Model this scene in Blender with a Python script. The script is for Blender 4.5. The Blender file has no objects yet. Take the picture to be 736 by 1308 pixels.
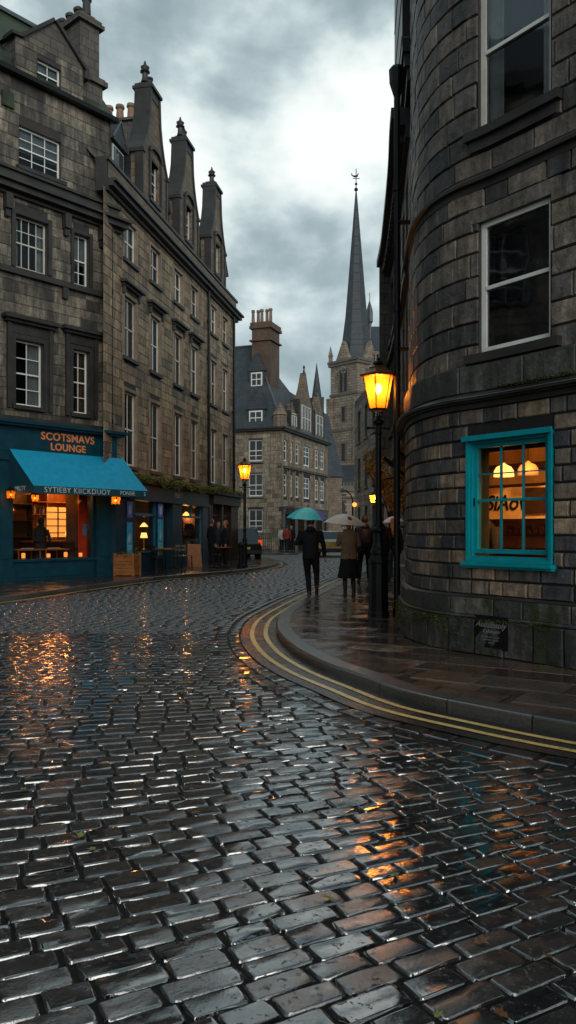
import bpy, math, random
import numpy as np
from mathutils import Vector, Matrix, noise

# ------------------------------------------------------------------ camera, world, light
sc = bpy.context.scene
COL = sc.collection
rad = math.radians
EYE = 1.45
cd = bpy.data.cameras.new('camera'); cam = bpy.data.objects.new('camera', cd); COL.objects.link(cam)
cam.location = (0, 0, EYE); cam.rotation_euler = (rad(90), 0, 0)
cd.sensor_fit = 'VERTICAL'; cd.sensor_height = 36.0; cd.lens = 1000 / 1308 * 36; cd.shift_y = 24 / 1308
cd.clip_end = 2000; sc.camera = cam
sc.view_settings.view_transform = 'Standard'; sc.view_settings.look = 'None'
sc.view_settings.exposure = 0.0; sc.view_settings.gamma = 1.0
sc.cycles.max_bounces = 8; sc.cycles.transparent_max_bounces = 12
sc.cycles.sample_clamp_indirect = 4.0
sc.cycles.use_denoising = True; sc.cycles.volume_bounces = 2
sc.cycles.caustics_reflective = False; sc.cycles.caustics_refractive = False

W = bpy.data.worlds.new('World'); sc.world = W; W.use_nodes = True
def build_world():
    nt = W.node_tree; N = nt.nodes; L = nt.links; N.clear()
    out = N.new('ShaderNodeOutputWorld'); bg = N.new('ShaderNodeBackground')
    sky = N.new('ShaderNodeTexSky'); sky.sky_type = 'NISHITA'; sky.sun_disc = False
    sky.sun_elevation = rad(22); sky.sun_rotation = rad(160)
    tc = N.new('ShaderNodeTexCoord')
    mp = N.new('ShaderNodeMapping'); mp.inputs['Scale'].default_value = (1, 1, 1.35); mp.inputs['Location'].default_value = (CLX, CLY, CLZ)
    n1 = N.new('ShaderNodeTexNoise'); n1.inputs['Scale'].default_value = 3.4; n1.inputs['Detail'].default_value = 6
    n1.inputs['Roughness'].default_value = .5; n1.inputs['Distortion'].default_value = .12
    n2 = N.new('ShaderNodeTexNoise'); n2.inputs['Scale'].default_value = 1.3; n2.inputs['Detail'].default_value = 2
    ad = N.new('ShaderNodeMath'); ad.operation = 'MULTIPLY_ADD'; ad.inputs[1].default_value = .7
    r = N.new('ShaderNodeValToRGB'); e = r.color_ramp.elements
    e[0].position = .60; e[0].color = (.20, .268, .29, 1)
    e[1].position = 1.0; e[1].color = (.76, .80, .77, 1)
    for p, c in ((.72, (.285, .36, .38, 1)), (.80, (.40, .48, .495, 1)), (.88, (.58, .65, .645, 1))):
        x = e.new(p); x.color = c
    L.new(tc.outputs['Generated'], mp.inputs[0]); L.new(mp.outputs[0], n1.inputs['Vector']); L.new(mp.outputs[0], n2.inputs['Vector'])
    # brighter towards the horizon straight ahead and thin cloud above, greyer overhead
    m1 = N.new('ShaderNodeMath'); m1.operation = 'MULTIPLY'; m1.inputs[1].default_value = CLC
    L.new(n1.outputs['Fac'], m1.inputs[0]); L.new(n2.outputs['Fac'], ad.inputs[0]); L.new(m1.outputs[0], ad.inputs[2])
    sx = N.new('ShaderNodeSeparateXYZ'); L.new(tc.outputs['Generated'], sx.inputs[0])
    hz = N.new('ShaderNodeMapRange'); hz.inputs['From Min'].default_value = 0; hz.inputs['From Max'].default_value = .75
    hz.inputs['To Min'].default_value = .36; hz.inputs['To Max'].default_value = -.12
    L.new(sx.outputs['Z'], hz.inputs['Value'])
    a2 = N.new('ShaderNodeMath'); a2.operation = 'ADD'; L.new(ad.outputs[0], a2.inputs[0]); L.new(hz.outputs[0], a2.inputs[1])
    dt = N.new('ShaderNodeVectorMath'); dt.operation = 'DOT_PRODUCT'; dt.inputs[1].default_value = (.02, .88, .47); L.new(tc.outputs['Generated'], dt.inputs[0])
    dm = N.new('ShaderNodeMapRange'); dm.inputs['From Min'].default_value = .80; dm.inputs['From Max'].default_value = 1; dm.inputs['To Min'].default_value = -.16; dm.inputs['To Max'].default_value = .21; L.new(dt.outputs['Value'], dm.inputs['Value'])
    a4 = N.new('ShaderNodeMath'); a4.operation = 'ADD'; L.new(a2.outputs[0], a4.inputs[0]); L.new(dm.outputs[0], a4.inputs[1])
    a3 = N.new('ShaderNodeMath'); a3.operation = 'ADD'; a3.inputs[1].default_value = CLO; L.new(a4.outputs[0], a3.inputs[0]); L.new(a3.outputs[0], r.inputs['Fac'])
    # overcast: a little of the clear-sky colour comes through the cloud layer
    sc_ = N.new('ShaderNodeVectorMath'); sc_.operation = 'SCALE'; sc_.inputs['Scale'].default_value = .06
    L.new(sky.outputs[0], sc_.inputs[0])
    cl = N.new('ShaderNodeVectorMath'); cl.operation = 'SCALE'; cl.inputs['Scale'].default_value = 13
    L.new(r.outputs[0], cl.inputs[0])
    sm = N.new('ShaderNodeVectorMath'); sm.operation = 'ADD'
    L.new(sc_.outputs[0], sm.inputs[0]); L.new(cl.outputs[0], sm.inputs[1])
    L.new(sm.outputs[0], bg.inputs['Color']); bg.inputs['Strength'].default_value = .10
    L.new(bg.outputs[0], out.inputs['Surface'])
HAZE = 0
CLX, CLY, CLZ = 3.1, .7, 1.9
CLC, CLO = 2.15, -.775
build_world()
sl = bpy.data.lights.new('sun', 'SUN'); sl.energy = 1.4; sl.angle = rad(40); sl.color = (1, .95, .88)
so = bpy.data.objects.new('sun', sl); COL.objects.link(so)
so.rotation_euler = (rad(68), 0, rad(20)); so.location = (20, -60, 40)

# ------------------------------------------------------------------ materials
MATS = {}
def nodes(name):
    m = bpy.data.materials.new(name); m.use_nodes = True
    nt = m.node_tree; p = nt.nodes['Principled BSDF']
    return m, nt, p
def setp(p, **k):
    for a, b in k.items():
        p.inputs[a.replace('_', ' ')].default_value = b
def c4(c): return (c[0], c[1], c[2], 1)
def noise_node(nt, scale, detail=4, rough=.6, coord='Object', vec=None):
    n = nt.nodes.new('ShaderNodeTexNoise'); n.inputs['Scale'].default_value = scale
    n.inputs['Detail'].default_value = detail; n.inputs['Roughness'].default_value = rough
    if vec is None:
        tc = nt.nodes.new('ShaderNodeTexCoord'); vec = tc.outputs[coord]
    nt.links.new(vec, n.inputs['Vector'])
    return n
def ramp(nt, fac, stops):
    r = nt.nodes.new('ShaderNodeValToRGB'); e = r.color_ramp.elements
    e[0].position = stops[0][0]; e[0].color = c4(stops[0][1]); e[1].position = stops[-1][0]; e[1].color = c4(stops[-1][1])
    for p, c in stops[1:-1]:
        x = e.new(p); x.color = c4(c)
    nt.links.new(fac, r.inputs['Fac']); return r
def mixc(nt, fac, a, b, mode='MIX'):
    m = nt.nodes.new('ShaderNodeMix'); m.data_type = 'RGBA'; m.blend_type = mode
    for s, v in ((m.inputs[0], fac), (m.inputs[6], a), (m.inputs[7], b)):
        if isinstance(v, (int, float)): s.default_value = v
        elif isinstance(v, tuple): s.default_value = c4(v)
        else: nt.links.new(v, s)
    return m.outputs[2]
def bump(nt, p, h, strength, dist=.01, prev=None):
    b = nt.nodes.new('ShaderNodeBump'); b.inputs['Strength'].default_value = strength; b.inputs['Distance'].default_value = dist
    nt.links.new(h, b.inputs['Height'])
    if prev: nt.links.new(prev.outputs[0], b.inputs['Normal'])
    nt.links.new(b.outputs[0], p.inputs['Normal']); return b
def G(v): return (v, v, v)

def plain(name, col, rough=.5, metal=0, bmp=.15, bscale=25, var=.25, spec=.5, coat=0):
    if name in MATS: return MATS[name]
    m, nt, p = nodes(name)
    n = noise_node(nt, bscale * .15, 5); r = ramp(nt, n.outputs['Fac'], [(.3, tuple(c * (1 - var) for c in col)), (.7, tuple(min(1, c * (1 + var)) for c in col))])
    nt.links.new(r.outputs[0], p.inputs['Base Color'])
    rr = nt.nodes.new('ShaderNodeMapRange'); rr.inputs['To Min'].default_value = max(.03, rough * .75); rr.inputs['To Max'].default_value = min(1, rough * 1.3)
    n2 = noise_node(nt, bscale, 3); nt.links.new(n2.outputs['Fac'], rr.inputs['Value']); nt.links.new(rr.outputs[0], p.inputs['Roughness'])
    setp(p, Metallic=metal, Specular_IOR_Level=spec, Coat_Weight=coat, Coat_Roughness=.1)
    if bmp: bump(nt, p, n2.outputs['Fac'], bmp, .004)
    MATS[name] = m; return m

def stone(name, stops, stain=(.02, .02, .021), stain_amt=.6, rough=.62, bscale=30, bstr=.5, moss=0):
    """ashlar: every block carries its own random value in 'blk'"""
    m, nt, p = nodes(name)
    a = nt.nodes.new('ShaderNodeAttribute'); a.attribute_name = 'blk'
    r = ramp(nt, a.outputs['Fac'], stops)
    tc = nt.nodes.new('ShaderNodeTexCoord')
    mp = nt.nodes.new('ShaderNodeMapping'); mp.inputs['Scale'].default_value = (1, 1, .28)
    nt.links.new(tc.outputs['Object'], mp.inputs[0])
    n1 = noise_node(nt, 2.0, 7, .68, vec=mp.outputs[0])          # streaky soot running down
    s1 = ramp(nt, n1.outputs['Fac'], [(.40, G(0)), (.60, G(1))])
    mul = nt.nodes.new('ShaderNodeMath'); mul.operation = 'MULTIPLY'; mul.inputs[1].default_value = stain_amt
    nt.links.new(s1.outputs[0], mul.inputs[0])
    n2 = noise_node(nt, 9, 6, .7)
    g = ramp(nt, n2.outputs['Fac'], [(.28, G(.42)), (.72, G(1.5))])
    c = mixc(nt, 1.0, r.outputs[0], g.outputs[0], 'MULTIPLY')
    mp2 = nt.nodes.new('ShaderNodeMapping'); mp2.inputs['Scale'].default_value = (9, 9, .9); nt.links.new(tc.outputs['Object'], mp2.inputs[0])
    n6 = noise_node(nt, 1.0, 5, .65, vec=mp2.outputs[0]); g6 = ramp(nt, n6.outputs['Fac'], [(.3, G(.5)), (.5, G(1.0)), (.72, G(1.45))])    # rain streaks
    c = mixc(nt, 1.0, c, g6.outputs[0], 'MULTIPLY')
    c = mixc(nt, mul.outputs[0], c, stain)
    if moss:
        n3 = noise_node(nt, 3.2, 6, .7); s3 = ramp(nt, n3.outputs['Fac'], [(.5, G(0)), (.62, G(moss))])
        c = mixc(nt, s3.outputs[0], c, (.028, .038, .008))
    nt.links.new(c, p.inputs['Base Color'])
    n4 = noise_node(nt, bscale, 6, .7)
    rr = nt.nodes.new('ShaderNodeMapRange'); rr.inputs['To Min'].default_value = rough - .2; rr.inputs['To Max'].default_value = rough + .15
    nt.links.new(n2.outputs['Fac'], rr.inputs['Value']); nt.links.new(rr.outputs[0], p.inputs['Roughness'])
    b0 = bump(nt, p, n2.outputs['Fac'], bstr * .8, .02); b1 = bump(nt, p, n4.outputs['Fac'], bstr, .014, b0)
    setp(p, Specular_IOR_Level=.4)
    MATS[name] = m; return m

def coursed(name, c1, c2, mortar, sx=1.0, bw=.5, bh=.25, rough=.65, axis='XZ', stain=.5, msize=.012):
    """stone drawn as courses for gables, chimneys and far walls"""
    m, nt, p = nodes(name)
    tc = nt.nodes.new('ShaderNodeTexCoord'); sp = nt.nodes.new('ShaderNodeSeparateXYZ'); nt.links.new(tc.outputs['Object'], sp.inputs[0])
    cb = nt.nodes.new('ShaderNodeCombineXYZ')
    if axis == 'XZ':
        ad = nt.nodes.new('ShaderNodeMath'); ad.operation = 'ADD'; nt.links.new(sp.outputs['X'], ad.inputs[0]); nt.links.new(sp.outputs['Y'], ad.inputs[1])
        nt.links.new(ad.outputs[0], cb.inputs[0]); nt.links.new(sp.outputs['Z'], cb.inputs[1])
    else:
        nt.links.new(sp.outputs['X'], cb.inputs[0]); nt.links.new(sp.outputs['Y'], cb.inputs[1])
    b = nt.nodes.new('ShaderNodeTexBrick'); nt.links.new(cb.outputs[0], b.inputs['Vector'])
    b.inputs['Scale'].default_value = 1; b.inputs['Brick Width'].default_value = bw; b.inputs['Row Height'].default_value = bh
    b.inputs['Mortar Size'].default_value = msize; b.inputs['Mortar Smooth'].default_value = .3; b.inputs['Bias'].default_value = 0
    b.inputs['Color1'].default_value = c4(c1); b.inputs['Color2'].default_value = c4(c2); b.inputs['Mortar'].default_value = c4(mortar)
    n1 = noise_node(nt, 1.1, 6, .7); s1 = ramp(nt, n1.outputs['Fac'], [(.35, G(1)), (.7, G(1 - stain))])
    n2 = noise_node(nt, 11, 5, .7); s2 = ramp(nt, n2.outputs['Fac'], [(.2, G(.6)), (.8, G(1.3))])
    c = mixc(nt, 1.0, b.outputs['Color'], s1.outputs[0], 'MULTIPLY'); c = mixc(nt, 1.0, c, s2.outputs[0], 'MULTIPLY')
    nt.links.new(c, p.inputs['Base Color']); setp(p, Roughness=rough, Specular_IOR_Level=.4)
    b1 = bump(nt, p, b.outputs['Fac'], -.6, .012); bump(nt, p, n2.outputs['Fac'], .3, .012, b1)
    MATS[name] = m; return m

def slate(name, c1, c2, moss=0, rough=.5):
    m = coursed(name, c1, c2, (.006, .007, .008), bw=.3, bh=.19, rough=rough, stain=.4, msize=.008)
    if moss:
        nt = m.node_tree; p = nt.nodes['Principled BSDF']
        src = p.inputs['Base Color'].links[0].from_socket
        n = noise_node(nt, 1.6, 6, .7); s = ramp(nt, n.outputs['Fac'], [(.4, G(0)), (.58, G(moss))])
        nt.links.new(mixc(nt, s.outputs[0], src, (.035, .06, .012)), p.inputs['Base Color'])
    return m

S_A = stone('stone_grey_brown', [(0, (.085, .075, .060)), (.3, (.19, .165, .125)), (.65, (.30, .26, .20)), (.85, (.22, .195, .155)), (1, (.12, .11, .095))], stain_amt=.78)
S_B = stone('stone_warm_brown', [(0, (.19, .13, .075)), (.3, (.33, .235, .135)), (.65, (.40, .295, .175)), (.85, (.24, .18, .12)), (1, (.14, .11, .08))], stain_amt=.5)
S_D = stone('stone_sooty', [(0, (.052, .055, .064)), (.3, (.095, .092, .096)), (.5, (.17, .14, .115)), (.72, (.27, .20, .145)), (.9, (.36, .26, .175)), (1, (.07, .075, .09))], stain_amt=.5, stain=(.012, .012, .014), rough=.5, bscale=22, bstr=.9)
S_DU = stone('stone_soot_black', [(0, (.065, .064, .066)), (.3, (.125, .115, .107)), (.6, (.19, .16, .135)), (.85, (.27, .215, .165)), (1, (.09, .09, .092))], stain_amt=.6, stain=(.008, .008, .009), rough=.5, bscale=20, bstr=1.0)
S_DM = stone('stone_mossy_plinth', [(0, (.035, .037, .040)), (.5, (.07, .07, .069)), (1, (.13, .118, .10))], stain_amt=.5, stain=(.01, .01, .011), rough=.42, bscale=16, bstr=1.0, moss=.8)
S_C = stone('stone_pale_brown', [(0, (.17, .135, .095)), (.4, (.30, .24, .17)), (.8, (.38, .31, .225)), (1, (.2, .165, .125))], stain_amt=.35)
S_CH = coursed('stone_church', (.40, .32, .235), (.27, .215, .16), (.07, .06, .055), bw=.9, bh=.38, msize=.03)
S_GA = coursed('stone_gable_grey', (.14, .125, .105), (.10, .09, .08), (.03, .027, .024), bw=.46, bh=.27)
S_GB = coursed('stone_gable_brown', (.27, .20, .135), (.17, .13, .095), (.045, .038, .03), bw=.42, bh=.24)
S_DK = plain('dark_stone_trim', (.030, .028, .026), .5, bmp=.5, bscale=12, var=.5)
S_TR = plain('grey_stone_trim', (.14, .12, .10), .6, bmp=.5, bscale=14, var=.4)
S_TB = plain('brown_stone_trim', (.23, .17, .115), .6, bmp=.5, bscale=14, var=.4)
MORT = plain('mortar', (.035, .031, .028), .8)
MORTD = plain('mortar_dark', (.010, .010, .010), .8)
BRICK = coursed('chimney_brick', (.17, .10, .068), (.12, .075, .052), (.08, .06, .05), bw=.3, bh=.12)
SLATE_G = slate('slate_green', (.035, .045, .038), (.022, .028, .025), moss=.7)
SLATE = slate('slate_grey', (.05, .058, .066), (.03, .036, .042), rough=.45)
SLATE_F = slate('slate_blue', (.065, .08, .093), (.048, .06, .07), rough=.55)
LEAD = plain('lead', (.10, .11, .12), .35, .3)
IRON = plain('black_iron', (.005, .005, .006), .42, 0, bmp=.3, spec=.3)
POT = plain('clay_pot', (.24, .15, .095), .7, var=.4)
WHITE = plain('white_paint', (.75, .75, .71), .4, var=.08)
CREAM = plain('cream_paint', (.58, .56, .50), .45, var=.15)
TEAL = plain('teal_paint', (.0, .27, .33), .45, bmp=.1, var=.15, spec=.35)
TEALD = plain('dark_teal_paint', (.002, .040, .062), .45, bmp=.15, var=.25, spec=.35)
NAVY = plain('navy_paint', (.004, .030, .050), .45, var=.3, spec=.35)
BRPAINT = plain('brown_paint', (.03, .017, .012), .5, var=.3, spec=.3)
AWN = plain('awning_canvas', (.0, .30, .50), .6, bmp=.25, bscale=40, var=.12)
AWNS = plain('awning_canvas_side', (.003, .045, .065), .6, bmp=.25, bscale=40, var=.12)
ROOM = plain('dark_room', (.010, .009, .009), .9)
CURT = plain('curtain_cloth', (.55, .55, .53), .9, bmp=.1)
BLIND_OR_SHEEN = plain('grey_blind_or_sheen', (.42, .44, .45), .8)  # lightened so the attic panes seem to reflect bright sky
WOOD = plain('orange_wood', (.30, .11, .03), .45, var=.3)
DWOOD = plain('dark_wood', (.035, .018, .010), .4, var=.3)

def glass(name='window_glass', tint=(.5, .56, .58), refl=1.0):
    m = bpy.data.materials.new(name); m.use_nodes = True; nt = m.node_tree; N = nt.nodes; N.clear()
    out = N.new('ShaderNodeOutputMaterial'); mx = N.new('ShaderNodeMixShader'); tr = N.new('ShaderNodeBsdfTransparent'); gl = N.new('ShaderNodeBsdfGlossy')
    gl.inputs['Roughness'].default_value = .03; gl.inputs['Color'].default_value = (.9, .95, 1, 1); tr.inputs['Color'].default_value = c4(tint)
    fr = N.new('ShaderNodeFresnel'); fr.inputs['IOR'].default_value = 1.5
    ml = N.new('ShaderNodeMath'); ml.operation = 'MULTIPLY_ADD'; ml.inputs[1].default_value = .9 * refl; ml.inputs[2].default_value = 0; ml.use_clamp = True
    n = noise_node(nt, 1.7, 2, .5); b = N.new('ShaderNodeBump'); b.inputs['Strength'].default_value = .12; b.inputs['Distance'].default_value = .03
    nt.links.new(n.outputs['Fac'], b.inputs['Height']); nt.links.new(b.outputs[0], gl.inputs['Normal'])
    nt.links.new(fr.outputs[0], ml.inputs[0]); nt.links.new(ml.outputs[0], mx.inputs[0]); nt.links.new(tr.outputs[0], mx.inputs[1]); nt.links.new(gl.outputs[0], mx.inputs[2])
    nt.links.new(mx.outputs[0], out.inputs['Surface']); return m
GLASS = glass(); HAZYG = glass('upper_glass', (.85, .9, .93), 2.4); CLEAR = glass('clear_glass', (.93, .93, .93), .5)
def lampglass():
    m = bpy.data.materials.new('lantern_glass'); m.use_nodes = True; nt = m.node_tree; N = nt.nodes; N.clear()
    out = N.new('ShaderNodeOutputMaterial'); mx = N.new('ShaderNodeMixShader'); tr = N.new('ShaderNodeBsdfTransparent'); tl = N.new('ShaderNodeBsdfTranslucent')
    tr.inputs['Color'].default_value = (1, .62, .22, 1); tl.inputs['Color'].default_value = (.62, .20, .018, 1); mx.inputs[0].default_value = .5
    nt.links.new(tr.outputs[0], mx.inputs[1]); nt.links.new(tl.outputs[0], mx.inputs[2]); nt.links.new(mx.outputs[0], out.inputs['Surface']); return m
LGLASS = lampglass()
def emit(name, col, s):
    m = bpy.data.materials.new(name); m.use_nodes = True; nt = m.node_tree; p = nt.nodes['Principled BSDF']
    setp(p, Base_Color=c4(col), Emission_Color=c4(col), Emission_Strength=s, Roughness=.6); return m
BULB = emit('bulb', (1, .72, .32), 22)
GLOW = emit('lamp_shade_glow', (1, .50, .12), 2.2)

def road_mats():
    m, nt, p = nodes('wet_setts')
    a = nt.nodes.new('ShaderNodeAttribute'); a.attribute_name = 'blk'
    r = ramp(nt, a.outputs['Fac'], [(0, (.008, .0085, .010)), (.4, (.014, .0145, .016)), (.8, (.022, .021, .022)), (1, (.032, .028, .026))])
    n1 = noise_node(nt, 22, 6, .7); g = ramp(nt, n1.outputs['Fac'], [(.2, G(.5)), (.8, G(1.5))])
    nt.links.new(mixc(nt, 1.0, r.outputs[0], g.outputs[0], 'MULTIPLY'), p.inputs['Base Color'])
    # film of water: smooth patches and rougher worn patches, stone by stone
    n2 = noise_node(nt, 4.5, 5, .65); n3 = noise_node(nt, .55, 3, .5)
    ad = nt.nodes.new('ShaderNodeMath'); ad.operation = 'MULTIPLY_ADD'; ad.inputs[1].default_value = .32
    nt.links.new(a.outputs['Fac'], ad.inputs[0]); nt.links.new(n2.outputs['Fac'], ad.inputs[2])
    ad2 = nt.nodes.new('ShaderNodeMath'); ad2.operation = 'MULTIPLY_ADD'; ad2.inputs[1].default_value = .35
    nt.links.new(n3.outputs['Fac'], ad2.inputs[0]); nt.links.new(ad.outputs[0], ad2.inputs[2])
    rr = ramp(nt, ad2.outputs[0], [(.80, G(.04)), (.93, G(.07)), (1.0, G(.13))])
    nt.links.new(rr.outputs[0], p.inputs['Roughness'])
    n4 = noise_node(nt, 55, 6, .7); n5 = noise_node(nt, 9, 4, .55)
    b1 = bump(nt, p, n5.outputs['Fac'], .07, .012); b2 = bump(nt, p, n4.outputs['Fac'], .20, .003, b1)
    st = ramp(nt, ad2.outputs[0], [(.70, G(.05)), (.86, G(.2)), (.98, G(.5))]); nt.links.new(st.outputs[0], b2.inputs['Strength']); b2.inputs['Distance'].default_value = .004
    vo = nt.nodes.new('ShaderNodeTexNoise'); vo.inputs['Scale'].default_value = 26; vo.inputs['Detail'].default_value = 5; vo.inputs['Roughness'].default_value = .75; tcx = nt.nodes.new('ShaderNodeTexCoord'); nt.links.new(tcx.outputs['Object'], vo.inputs['Vector'])
    pit = ramp(nt, vo.outputs['Fac'], [(.34, G(0)), (.41, G(1))]); b3 = bump(nt, p, pit.outputs[0], .5, .003, b2)
    setp(p, IOR=2.85, Specular_IOR_Level=.5)
    MATS['setts'] = m
    m, nt, p = nodes('wet_joint'); n = noise_node(nt, 30, 5)
    r = ramp(nt, n.outputs['Fac'], [(.3, (.004, .004, .004)), (.7, (.010, .009, .008))]); nt.links.new(r.outputs[0], p.inputs['Base Color'])
    setp(p, Roughness=.7, Specular_IOR_Level=.25); bump(nt, p, n.outputs['Fac'], .6, .01); MATS['joint'] = m
    m, nt, p = nodes('wet_asphalt'); n = noise_node(nt, 60, 4); n2 = noise_node(nt, 1.3, 5, .7)
    r = ramp(nt, n.outputs['Fac'], [(.3, (.018, .017, .017)), (.75, (.045, .04, .037))]); nt.links.new(r.outputs[0], p.inputs['Base Color'])
    rr = ramp(nt, n2.outputs['Fac'], [(.4, G(.14)), (.65, G(.42))]); nt.links.new(rr.outputs[0], p.inputs['Roughness'])
    bump(nt, p, n.outputs['Fac'], .35, .006); MATS['asphalt'] = m
    m, nt, p = nodes('worn_yellow_paint'); n = noise_node(nt, 14, 6, .75); n2 = noise_node(nt, .8, 3, .5)
    ad = nt.nodes.new('ShaderNodeMath'); ad.operation = 'MULTIPLY_ADD'; ad.inputs[1].default_value = .5
    nt.links.new(n2.outputs['Fac'], ad.inputs[0]); nt.links.new(n.outputs['Fac'], ad.inputs[2])
    r = ramp(nt, ad.outputs[0], [(.66, (.80, .58, .22)), (.84, (.62, .42, .13)), (.95, (.05, .042, .033))]); nt.links.new(r.outputs[0], p.inputs['Base Color'])
    setp(p, Roughness=.3); bump(nt, p, n.outputs['Fac'], .3, .004); MATS['yellow'] = m
    for nm, c1, c2, rot in (('flags_right', (.10, .062, .042), (.035, .027, .024), 35), ('flags_left', (.040, .034, .032), (.026, .024, .024), -20)):
        m, nt, p = nodes(nm)
        tc = nt.nodes.new('ShaderNodeTexCoord'); mp = nt.nodes.new('ShaderNodeMapping'); mp.inputs['Rotation'].default_value = (0, 0, rad(rot))
        nt.links.new(tc.outputs['Object'], mp.inputs[0]); b = nt.nodes.new('ShaderNodeTexBrick'); nt.links.new(mp.outputs[0], b.inputs['Vector'])
        b.inputs['Scale'].default_value = 1; b.inputs['Brick Width'].default_value = .62; b.inputs['Row Height'].default_value = .42
        b.inputs['Mortar Size'].default_value = .012; b.inputs['Mortar Smooth'].default_value = .2
        b.inputs['Color1'].default_value = c4(c1); b.inputs['Color2'].default_value = c4(c2); b.inputs['Mortar'].default_value = (.008, .007, .006, 1)
        n = noise_node(nt, 12, 6, .7); g = ramp(nt, n.outputs['Fac'], [(.2, G(.55)), (.8, G(1.5))])
        nt.links.new(mixc(nt, 1.0, b.outputs['Color'], g.outputs[0], 'MULTIPLY'), p.inputs['Base Color'])
        n2 = noise_node(nt, 1.8, 5, .65); rr = ramp(nt, n2.outputs['Fac'], [(.38, G(.08)), (.5, G(.18)), (.64, G(.40))]); nt.links.new(rr.outputs[0], p.inputs['Roughness'])
        b1 = bump(nt, p, b.outputs['Fac'], -.8, .01); n3 = noise_node(nt, 30, 5); bump(nt, p, n3.outputs['Fac'], .25, .005, b1)
        setp(p, Specular_IOR_Level=.55); MATS[nm] = m
    m, nt, p = nodes('kerb_granite'); a = nt.nodes.new('ShaderNodeAttribute'); a.attribute_name = 'blk'
    r = ramp(nt, a.outputs['Fac'], [(0, (.022, .023, .025)), (1, (.055, .056, .057))]); n = noise_node(nt, 40, 4)
    g = ramp(nt, n.outputs['Fac'], [(.2, G(.6)), (.8, G(1.4))]); nt.links.new(mixc(nt, 1.0, r.outputs[0], g.outputs[0], 'MULTIPLY'), p.inputs['Base Color'])
    setp(p, Roughness=.26, IOR=2.0); bump(nt, p, n.outputs['Fac'], .5, .006); MATS['kerb'] = m
road_mats()

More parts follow.
